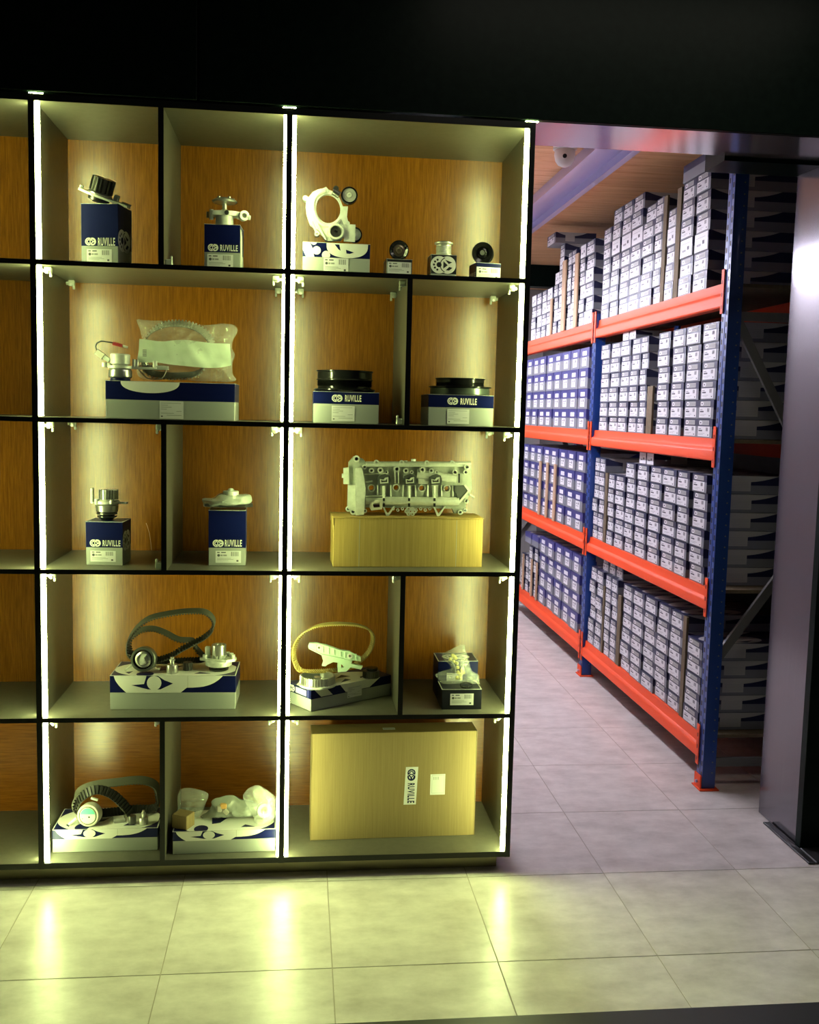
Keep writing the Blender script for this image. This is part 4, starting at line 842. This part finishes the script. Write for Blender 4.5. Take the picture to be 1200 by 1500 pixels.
b = MB(); p_ = [Z(x, y_, .118) for x, y_ in ((440, 420), (480, 470), (510, 540), (500, 610))]; b.tube(p_, .005, M_BRACE, 8); b.build('metal_strip', t, True)
b = MB(); c = Z(690, 770, .085); c.z = zQ+.006
b.ringlathe([(.020, -.002), (.024, -.002), (.024, .002), (.020, .002)], T(*c) @ Matrix.Rotation(.25, 4, 'X'), M_DARK, 24)
for k in range(7): b.box(-.030+k*.006+.005, -.030, 0, -.028+k*.006+.005, -.020, .006, M_DARK, T(*c))
b.build('seal_ring', t, True)

# G: belt kit, bottom left
YG = .17; zG = S5+hG+.0018; Z = lambda zx, zy, Y=YG: W(70+zx/7.06, 1130+zy/7.06, Y)
t = thing('timing_belt', (Z(650, 450).x, YG, zG), 'wide black toothed timing belt coiled on the carton in the bottom left cell', 'car part')
bp = [(1080, 400, .22), (900, 445, .22), (700, 450, .20), (560, 455, .19), (400, 450, .18), (300, 390, .17), (272, 320, .165), (300, 235, .165), (380, 175, .17), (520, 135, .18), (700, 115, .19), (860, 95, .20), (1000, 95, .21), (1110, 140, .22), (1150, 230, .225), (1140, 330, .23)]
b = MB(); belt(b, [zc(Z(min(x, 1135), y_, Y), zG+.016) for x, y_, Y in bp], .032, .0035, (.1, .72, .68), M_BELT, M_BELTB, .0115, inner=-1, tooth=.0055)
bp = [(300, 370, .15), (330, 290, .145), (400, 225, .14), (500, 190, .14), (600, 205, .145), (700, 260, .15), (790, 350, .155), (860, 440, .16)]
belt(b, [zc(Z(x, y_, Y), zG+.018) for x, y_, Y in bp], .034, .0035, (.05, .50, .86), M_BELT, M_BELTB, .0125, closed=False, inner=1, tooth=.006)
b.build('belt_loop', t, True)
t = thing('tensioner_pulley', (Z(420, 570).x, .115, zG), 'tensioner pulley with teal and cream face in the bottom left cell', 'car part')
c = Z(425, 455, .115); R_ = (Z(545, 455, .115)-c).x; c.z = max(c.z, zG+R_*.98); Mt = frame(c, (-.15, -1, .12))
b = MB(); b.ringlathe([(R_*.80, -.024), (R_, -.026), (R_, .006), (R_*.94, .010), (R_*.80, .010)], Mt, M_BEIGE, 40); b.build('rim', t, True)
b = MB(); b.lathe([(R_*.78, -.018), (R_*.78, .006), (R_*.74, .007)], Mt, M_STEELD, 36); b.build('seal', t, True)
b = MB(); b.lathe([(R_*.72, .0072), (R_*.72, .011), (R_*.70, .012), (0, .012)], Mt, M_PLAST, 36); b.plate(circ(0, 0, R_*.66, 24, .25, PI-.2), [], .0125, .014, Mt, M_TEAL)
b.poly(circ(.006, -.004, .0035, 12), Mt, M_DARK, .0145); b.poly(circ(-.018, -.010, .002, 8), Mt, M_DARK, .0145); b.build('face_plate', t, True)
b = MB(); c2 = Z(480, 285, .125); b.box(-.012, -.005, -.003, .014, .005, .004, M_CAST, T(*c2) @ Matrix.Rotation(.35, 4, 'Y'), b=.001); b.build('stop_lug', t, True); b = MB()
b.tube([Z(300, 480, .12), Vector((Z(220, 540, .12).x, .12, zG+.004))], .006, M_BEIGE, 8); b.build('arm', t, True)
stub(Z, 875, 560, .125, zG, .014, .030, 'short dull steel bushing beside the pinned stub in the bottom left cell', M_STEELD, False, 'bushing')
stub(Z, 990, 565, .120, zG, .0165, .026, 'silver spacer stub with pin at the right of the bottom left carton')
t = thing('foam_pad', (Z(760, 560, .15).x, .15, zG), 'folded cream paper pad between the pulley and the bushing in the bottom left cell', 'packing')
b = MB(); b.box(-.022, -.018, 0, .020, .018, .014, M_PALE, T(Z(740, 560, .15).x, .15, zG) @ Matrix.Rotation(.3, 4, 'Z'), b=.003); b.build('pad', t, True)
# H: bags and little carton
zH = S5+hH+.0018; Z = lambda zx, zy, Y=.12: W(235+zx/6.486, 1130+zy/6.486, Y)
c = Z(195, 560, .085); t = thing('small_carton', (c.x, .085, zH), 'small brown cardboard box at the left end of the bottom middle cell', 'box')
b = MB(); b.box(-.030, -.025, 0, .032, .03, .052, M_KRAFT, T(c.x+.006, .088, zH) @ Matrix.Rotation(-.45, 4, 'Z'), b=.0015); b.build('carton', t, True)
def bagthing(label, o_, Y, dp, seed, film_=M_FILM2, inner=None, left=None):
    P_ = [(Z(x, y_, Y).x, max(Z(x, y_, Y).z, zH+.004)) for x, y_ in o_]
    if left is not None: P_ = [(max(x, left), z_) for x, z_ in P_]
    cx = sum(p[0] for p in P_)/len(P_); t_ = thing('plastic_bag', (cx, Y, zH), label, 'bag')
    b_ = MB(); bag(b_, P_, Y, dp, film_, seed, .008, 12, 90, .8, zH+.001); b_.build('film', t_, True)
    return t_
bagthing('tall clear bag standing behind the small brown box beside the divider', [(60, 560), (110, 380), (160, 220), (220, 160), (330, 165), (450, 215), (420, 330), (370, 430), (330, 545), (200, 570)], .165, .026, 31, M_FILM, left=dx[4]+.035)
tb = bagthing('long milky bag of metal parts in the middle of the bottom carton', [(380, 510), (400, 430), (480, 340), (490, 280), (560, 245), (680, 228), (780, 270), (900, 300), (920, 400), (900, 500), (700, 525), (500, 525)], .165, .038, 37)
b = MB()
for i, (x, y_) in enumerate(((600, 330), (620, 380), (560, 350))): c = Z(x, y_, .13); b.box(-.012, -.01, -.008, .012, .01, .010, M_BEIGE if i else mat('orange_part', (.7, .38, .12), .5), T(*c) @ Matrix.Rotation(i*.8, 4, 'Y'), b=.003)
for x, y_ in ((700, 390), (500, 430), (640, 450)): c = Z(x, y_, .16); c.z = max(c.z, zH+.02); b.ringlathe([(.010, -.008), (.016, -.008), (.016, .008), (.010, .008)], frame(c, (.3, -1, .4)), M_STEELD, 20)
b.build('metal_part', tb, True)
tb = bagthing('round puffed clear bag at the right of the bottom middle cell', [(790, 260), (800, 200), (850, 155), (920, 132), (1010, 175), (1090, 240), (1100, 320), (1095, 420), (1010, 490), (900, 495), (880, 420)], .085, .038, 41, M_FILM)
b = MB(); c = Z(985, 370, .12); b.ringlathe([(.014, -.012), (.026, -.012), (.026, .012), (.014, .012)], frame(c, (.2, -1, .3)), M_PLAST, 24); c = Z(940, 460, .12); b.box(-.014, -.01, -.006, .014, .01, .006, M_BEIGE, T(*c), b=.003); b.build('cap', tb, True)

# ------------------------------------------------------------------ store room rack
XR = 2.765; DEPTH = .60
rack = thing('pallet_rack', (XR, 0, 0), 'storage rack with blue perforated posts and orange beams along the aisle', 'rack')
LV = [(2.31, 2.20), (1.615, 1.515), (.925, .83), (.24, .135)]
POST = [(.757, .822), (2.725, 2.80), (4.98, 5.045)]
def post(y0, y1, x0, H=3.0):
    b = MB(); th = .003; s = .0022
    b.box(x0, y0, .0, x0+.003, y1, H, M_BLUE)                                   # aisle face
    b.box(x0+.0031, y0, .0, x0+.062, y0+.003, H, M_BLUE); b.box(x0+.0031, y1-.003, 0, x0+.062, y1, H, M_BLUE)
    b.box(x0+.058, y0+.0031, 0, x0+.062, y0+.018, H, M_BLUE); b.box(x0+.058, y1-.018, 0, x0+.062, y1-.0031, H, M_BLUE)
    b.box(x0-.0015, y0+(y1-y0)*.44, 0, x0, y0+(y1-y0)*.56, H, M_BLUE)
    for v in range(len(b.v)): b.v[v] = b.v[v]-Vector((XR, 0, 0))
    o = b.build('post', rack, smooth=False)
    h = MB(); z = .06
    while z < H-.05:
        for f in (.20, .80):
            zz_ = z+(.025 if f > .5 else 0); yc = y0+(y1-y0)*f; h.box(x0-XR-.0006, yc-.006, zz_, x0-XR, yc+.006, zz_+.022, M_DARK)
        h.lathe([(.0035, 0), (.0035, .002), (0, .002)], frame((x0-XR+.045, y0, z+.02), (0, -1, 0)), M_BRACE, 8)
        z += .05
    h = h.build('slot_row', o, smooth=False, kind='stuff')
    f = MB(); f.box(x0-XR-.018, y0-.022, .0, x0-XR+.075, y1+.012, .006, M_ORANGE, b=.001); f.box(x0-XR-.010, y0-.001, .0065, x0-XR-.0035, y1+.001, .065, M_ORANGE); f.cyl((x0-XR-.010, (y0+y1)/2, .03), (x0-XR-.018, (y0+y1)/2, .03), .008, M_STEEL, n=8)
    f.build('foot_plate', rack)
    return o
for (y0, y1), H in zip(POST, (3.0, 2.352, 2.352)): post(y0, y1, XR, H); post(y0, y1, XR+DEPTH-.06, H)
def braces(y0):
    b0 = [(.10, .12, .54, .95), (.54, .98, .06, 1.75), (.06, 1.80, .54, 2.45)]
    for a, z0, c, z1 in ((.06, .55, .36, 1.08), (.36, 1.24, .06, 1.95)):
        pass
    for (x0, z0), (x1, z1) in (((.06, .62), (.54, 1.30)), ((.54, 1.30), (.06, 2.14)), ((.06, .12), (.54, .12)), ((.06, 2.16), (.54, 2.16))):
        b = MB(); d = Vector((x1-x0, 0, z1-z0)); L = d.length; M_ = frame((x0, y0+.012, z0), d, (0, 1, 0))
        b.box(-.010, -.020, 0, -.0085, .020, L, M_BRACE, M_); b.box(-.0084, -.020, 0, .008, -.0185, L, M_BRACE, M_); b.box(-.0084, .0185, 0, .008, .020, L, M_BRACE, M_)
        b.build('brace', rack, smooth=False)
for y0, y1 in POST: braces(y0+.02)
for (ya, yb) in ((.822, 2.725), (2.80, 4.98)):
    for zt, zb in LV:
        for side in (0, 1):
            x = 0 if side == 0 else DEPTH-.045
            h = zt-zb; prof = [(x+.016, zt), (x+.045, zt), (x+.045, zb), (x-.001, zb), (x-.006, zb+.006), (x-.006, zb+h*.42), (x-.002, zb+h*.52), (x+.010, zb+h*.60), (x+.014, zb+h*.72)]
            if side: prof = [(x+.045-(p-x), q) for p, q in prof]
            b = MB(); M_ = Matrix(((1, 0, 0, 0), (0, 0, 1, 0), (0, 1, 0, 0), (0, 0, 0, 1))); b.plate(prof, [], ya+.001, yb-.001, M_, M_ORANGE); bo = b.build('beam', rack)
            for ye, s in ((ya, -1), (yb, 1)):
                c = MB(); xx = -.009 if side == 0 else DEPTH-.002
                y0_, y1_ = sorted((ye+.004*s*-1, ye+.024*s)); c.box(xx, y0_, zb-.03, xx+.0045, y1_, zt+.055, M_ORANGE, b=.001)
                for k in range(3): c.box(xx-.0006 if side == 0 else xx+.0045, (y0_+y1_)/2-.003, zb-.01+k*.055, xx if side == 0 else xx+.0051, (y0_+y1_)/2+.003, zb+.008+k*.055, M_DARK)
                c.build('connector', bo)
        b = MB(); b.box(.046, ya+.002, zt-.018, DEPTH-.046, yb-.002, zt-.002, M_FIBRE); b.build('deck', rack, smooth=False)

# ---- stock cartons: unit mesh (x 0..1 deep, y 0..1 wide, z 0..1 high), end face at x=0 looks at the aisle
def carton_mesh(kind):
    gray, navy, pale = (M_CGREY, M_CNAVY, M_PALE) if kind != 'blue' else (M_CGREY, M_CBLUE, M_PALE)
    sp = .60 if kind != 'blue' else .55
    b = MB(); b.box(0, 0, 0, 1, 1, sp, gray)
    b.box(0, 0, sp, 1, 1, 1, navy)
    moon = [(.03+.74*i/14, .998-.34*(1-(2*i/14-1)**2)) for i in range(15)]
    for yy, s in ((0, -1), (1, 1)):
        M_ = Matrix(((1, 0, 0, 0), (0, 0, s, yy), (0, 1, 0, 0), (0, 0, 0, 1))); b.poly(rect(.002, .48, .998, sp+.001), M_, navy, .002); b.poly(moon, M_, pale, .004)
        b.poly(rect(.24, .16, .47, .78), M_, M_PALE, .007)
        for k in range(5): b.poly(rect(.26, .26+k*.09, .45, .28+k*.09), M_, M_INKL, .010)
    Mt = Matrix(((1, 0, 0, 0), (0, 1, 0, 0), (0, 0, 1, 1), (0, 0, 0, 1)))
    b.poly(circ(.38, .5, .34, 20, ry=.46), Mt, pale, .003); b.poly([(.20, .5), (.42, .9), (.36, .4)], Mt, navy, .006); b.poly([(.40, .2), (.62, .4), (.5, .12)], Mt, navy, .006)
    return b.build('parts_carton', obj=False, smooth=False)
def label_mesh(kind):
    b = MB(); M_ = Matrix(((0, 0, -1, 0), (-1, 0, 0, 1), (0, 1, 0, 0), (0, 0, 0, 1)))
    P = lambda x0, y0, x1, y1, mt, z: b.poly(rect(x0, y0, x1, y1), M_, mt, z)
    if kind == 'small':
        P(.13, .68, .80, .93, M_PALE, .003); b.poly(circ(.25, .805, .10, 12, ry=.115), M_, M_LABEL, .004); b.poly(circ(.25, .805, .045, 8, ry=.05), M_, M_INK, .005)
        for k in range(5): P(.42+k*.072, .73, .46+k*.072, .88, M_INKL, .005)
        P(.07, .06, .86, .61, M_LABEL, .003); P(.13, .47, .30, .50, M_INK, .005); P(.13, .34, .38, .42, M_INK, .005); P(.13, .22, .55, .24, M_INKL, .005); P(.13, .15, .45, .17, M_INKL, .005)
        for k in range(3): P(.62+k*.05, .36, .65+k*.05, .55, M_INK, .005)
        P(.74, .12, .80, .19, M_INK, .005)
    elif kind == 'plain':
        P(.04, .04, .96, .96, M_LABEL, .003); P(.13, .72, .80, .74, M_INKL, .005); P(.2, .3, .5, .42, M_INKL, .005); P(.6, .36, .75, .55, M_INK, .005)
    else:
        P(.28, .62, .74, .84, M_LABEL, .003); P(.26, .10, .74, .52, M_LABEL, .003); P(.34, .36, .50, .42, M_INKL, .005); P(.34, .25, .62, .28, M_INKL, .005); P(.56, .34, .64, .46, M_INK, .005)
    return b.build('label', obj=False, smooth=False)
CM = {k: carton_mesh(k) for k in ('small', 'blue')}; CM['plain'] = CM['small']; LM = {k: label_mesh(k) for k in ('small', 'blue', 'plain')}
ORD = ['first', 'second', 'third', 'fourth', 'fifth', 'sixth', 'seventh', 'eighth', 'ninth', 'tenth', 'eleventh', 'twelfth', 'thirteenth', 'fourteenth', 'fifteenth', 'sixteenth']
SHN = ['top', 'upper middle', 'lower middle', 'bottom']
KW = {'small': 'slim navy topped carton', 'plain': 'plain white labelled carton', 'blue': 'tall blue topped carton'}
def stock(lv, bay, col, row, y0, y1, z0, h, kind='small', x0=None, L=.455):
    jx = rnd.uniform(-.006, .006); jy = rnd.uniform(.0015, .004)
    x = (XR+.024 if x0 is None else x0)+jx
    pn = 'near' if bay == 0 else 'middle'
    o = link('parts_carton', CM[kind]); o.location = (x, y0+jy, z0+.0003); o.scale = (L, y1-y0-2*jy, h-.0022)
    o.rotation_euler = (0, 0, rnd.uniform(-.008, .008) if L < .5 else 0)
    tag(o, '%s, %s stack past %s blue post, %s up, %s shelf' % (KW[kind], ORD[col], pn, ORD[row], SHN[lv]), 'box', 'cartons stocked on the %s shelf of the %s rack bay' % (SHN[lv], 'near' if bay == 0 else 'far'))
    l = link('label', LM[kind], o)
    return o
def strip(y0, y1, z0, z1, lv, k, bay, m_, x=XR+.010, lean=0):
    t = thing('divider_board', (x, (y0+y1)/2, z0), '%s upright %s board wedged between carton stacks, %s shelf, %s bay' % (ORD[k], 'pale timber' if m_ is M_WOODSTRIP else 'dark brown', SHN[lv], 'near' if bay == 0 else 'far'), 'board')
    b = MB(); b.box(0, -(y1-y0)/2+.004, 0, .012, (y1-y0)/2-.004, z1-z0, m_, b=.001); b.build('plank', t)
zl = [2.3105, 1.6155, .9255, .2405]
# near bay
B0 = {0: (.0925, [(1.071, 1.242, 6), (1.25, 1.415, 6), (1.49, 1.612, 5), (1.676, 1.797, 6), (1.80, 1.985, 5), (1.99, 2.185, 6), (2.192, 2.375, 6), (2.38, 2.545, 6), (2.552, 2.71, 6)], [(1.42, 1.485, 5.9), (1.616, 1.672, 5.9)]),
      1: (.089, [(.902, 1.078, 6), (1.092, 1.268, 6), (1.282, 1.452, 6), (1.483, 1.655, 6), (1.812, 1.93, 6), (1.94, 2.098, 6), (2.104, 2.282, 6), (2.29, 2.48, 6), (2.488, 2.668, 6)], [(1.70, 1.79, 2.9)]),
      2: (.0865, [(.93, 1.105, 6), (1.133, 1.291, 6), (1.30, 1.492, 6), (1.51, 1.694, 6), (1.71, 1.898, 6), (1.915, 2.082, 6), (2.09, 2.268, 5), (2.275, 2.405, 5), (2.475, 2.595, 6), (2.60, 2.718, 6)], [(2.412, 2.468, 5)]),
      3: (.0835, [(.885, 1.065, 5), (1.13, 1.30, 6), (1.306, 1.482, 6), (1.49, 1.676, 6), (1.684, 1.868, 6), (1.876, 2.048, 6), (2.13, 2.245, 6), (2.252, 2.37, 6), (2.42, 2.56, 6), (2.565, 2.70, 6)], [(1.073, 1.122, 6), (2.055, 2.122, 5), (2.376, 2.414, 5)])}
for lv, (h, cols, strips) in B0.items():
    for ci, (y0, y1, n) in enumerate(cols):
        for r in range(n):
            kind = 'plain' if (lv == 0 and ((ci in (0, 1) and r == 2) or (ci == 2 and r == 3) or (ci in (5, 6, 7) and r == 4))) else 'small'
            o = stock(lv, 0, ci, r, y0, y1, zl[lv]+r*h, h, kind)
    for k, (y0, y1, nh) in enumerate(strips): strip(y0, y1, zl[lv], zl[lv]+h*nh, lv, k, 0, M_FIBRE, x=XR+.018)
def lone(y0, y1, z0, h, L, x0, label, kind='small', rz=0, nolabel=False):
    o = link('parts_carton', CM[kind]); o.location = (x0, y0, z0+.0005); o.scale = (L, y1-y0, h); o.rotation_euler = (0, 0, rz); tag(o, label, 'box')
    if not nolabel: link('label', LM[kind], o)
    return o
# odd cartons laid on top of the stacks
h0 = .0925
lone(1.02, 1.42, zl[0]+6*h0, .085, .14, XR+.02, 'long carton laid crosswise on the two nearest top shelf stacks', nolabel=True)
lone(1.80, 1.98, zl[0]+5*h0, .088, .455, XR+.035, 'carton pulled back on the fifth stack of the top shelf', )
for i in range(3): lone(2.005+i*.185, 2.18+i*.185, zl[0]+6*h0, .088, .455, XR+.03, '%s of three cartons on the seventh layer in the middle of the top shelf' % ('nearest', 'centre', 'farthest')[i])
for i in range(2): lone(2.05+i*.12, 2.16+i*.12, zl[1]+6*.089, .048, .40, XR+.03, '%s of two low white cartons on top of the upper middle shelf stacks' % ('nearer', 'farther')[i], 'plain')
for i in range(2): lone(1.72+i*.12, 1.83+i*.12, zl[2]+6*.0865, .066, .40, XR+.05, '%s of two small cartons tucked under the beam above the lower middle shelf' % ('nearer', 'farther')[i], 'plain')
for i in range(3): lone(2.14+i*.135, 2.26+i*.135, zl[3]+6*.0835, .070, .40, XR+.05, '%s of three dusty cartons on top of the bottom shelf stacks' % ('nearest', 'centre', 'farthest')[i])
# far bay
def fbay():
    y = 2.865
    for lv, h, n in ((1, .136, 4), (2, .1335, 4)):
        for ci in range(8):
            y0 = 2.94+ci*.228
            for r in range(n): stock(lv, 1, ci, r, y0, y0+.222, zl[lv]+r*h, h, 'blue')
    for ci in range(5):
        y0 = 2.94+ci*.228
        for r in range(4): stock(3, 1, ci, r, y0, y0+.222, zl[3]+r*.131, .131, 'blue')
    for ci in range(4):
        y0 = 4.13+ci*.150
        for r in range(4 if ci < 2 else 3): stock(3, 1, 5+ci, r, y0, y0+.122, zl[3]+r*.10, .10, 'small')
    for k, y0 in enumerate((4.085, 4.258, 4.56)): strip(y0, y0+.036, zl[3], zl[3]+.30, 3, k, 1, M_WOODSTRIP, x=XR+.006)
    for k, y0 in enumerate((3.615, 3.845, 4.07)): strip(y0, y0+.055, zl[2], zl[2]+.42, 2, k, 1, M_WOODSTRIP, x=XR+.003)
    cols = [(2.90, 3.09, 6), (3.096, 3.23, 6), (3.33, 3.44, 6), (3.445, 3.545, 6), (3.66, 3.79, 7), (3.80, 3.92, 5), (3.98, 4.14, 4), (4.145, 4.30, 4), (4.31, 4.47, 4), (4.48, 4.64, 4)]
    for ci, (y0, y1, n) in enumerate(cols):
        for r in range(n): stock(0, 1, ci, r, y0, y1, zl[0]+r*.0905, .0905, 'small' if (ci+r) % 3 else 'plain')
    for k, (y0, y1, hh) in enumerate(((3.24, 3.32, .50), (3.555, 3.65, .50), (3.925, 3.975, .27))): strip(y0, y1, zl[0], zl[0]+hh, 0, k, 1, M_WOODSTRIP, x=XR+.006)
    lone(3.66, 3.90, zl[0]+7*.0905, .075, .30, XR-.05, 'carton sticking out over the aisle high on the far top shelf stacks')
    for i in range(2): lone(4.15+i*.25, 4.37+i*.25, zl[3]+.405, .085, .42, XR+.03, '%s pale topped carton lying over the bottom shelf stacks of the far bay' % ('nearer', 'farther')[i], 'blue', nolabel=True)
fbay()
for k, (yy, lv) in enumerate(((3.55, 0), (4.35, 0), (3.6, 1), (4.4, 1))):
    zt = LV[lv][0]; t = thing('timber_block', (XR+.05, yy, zt-.10), '%s pale timber block under the %s orange beam of the far bay' % (('nearer', 'farther')[k % 2], ('top', 'second')[lv]), 'timber')
    b = MB(); b.box(-.0, -.09, .012, .40, .09, .081, M_WOODSTRIP, b=.002); b.build('block', t)
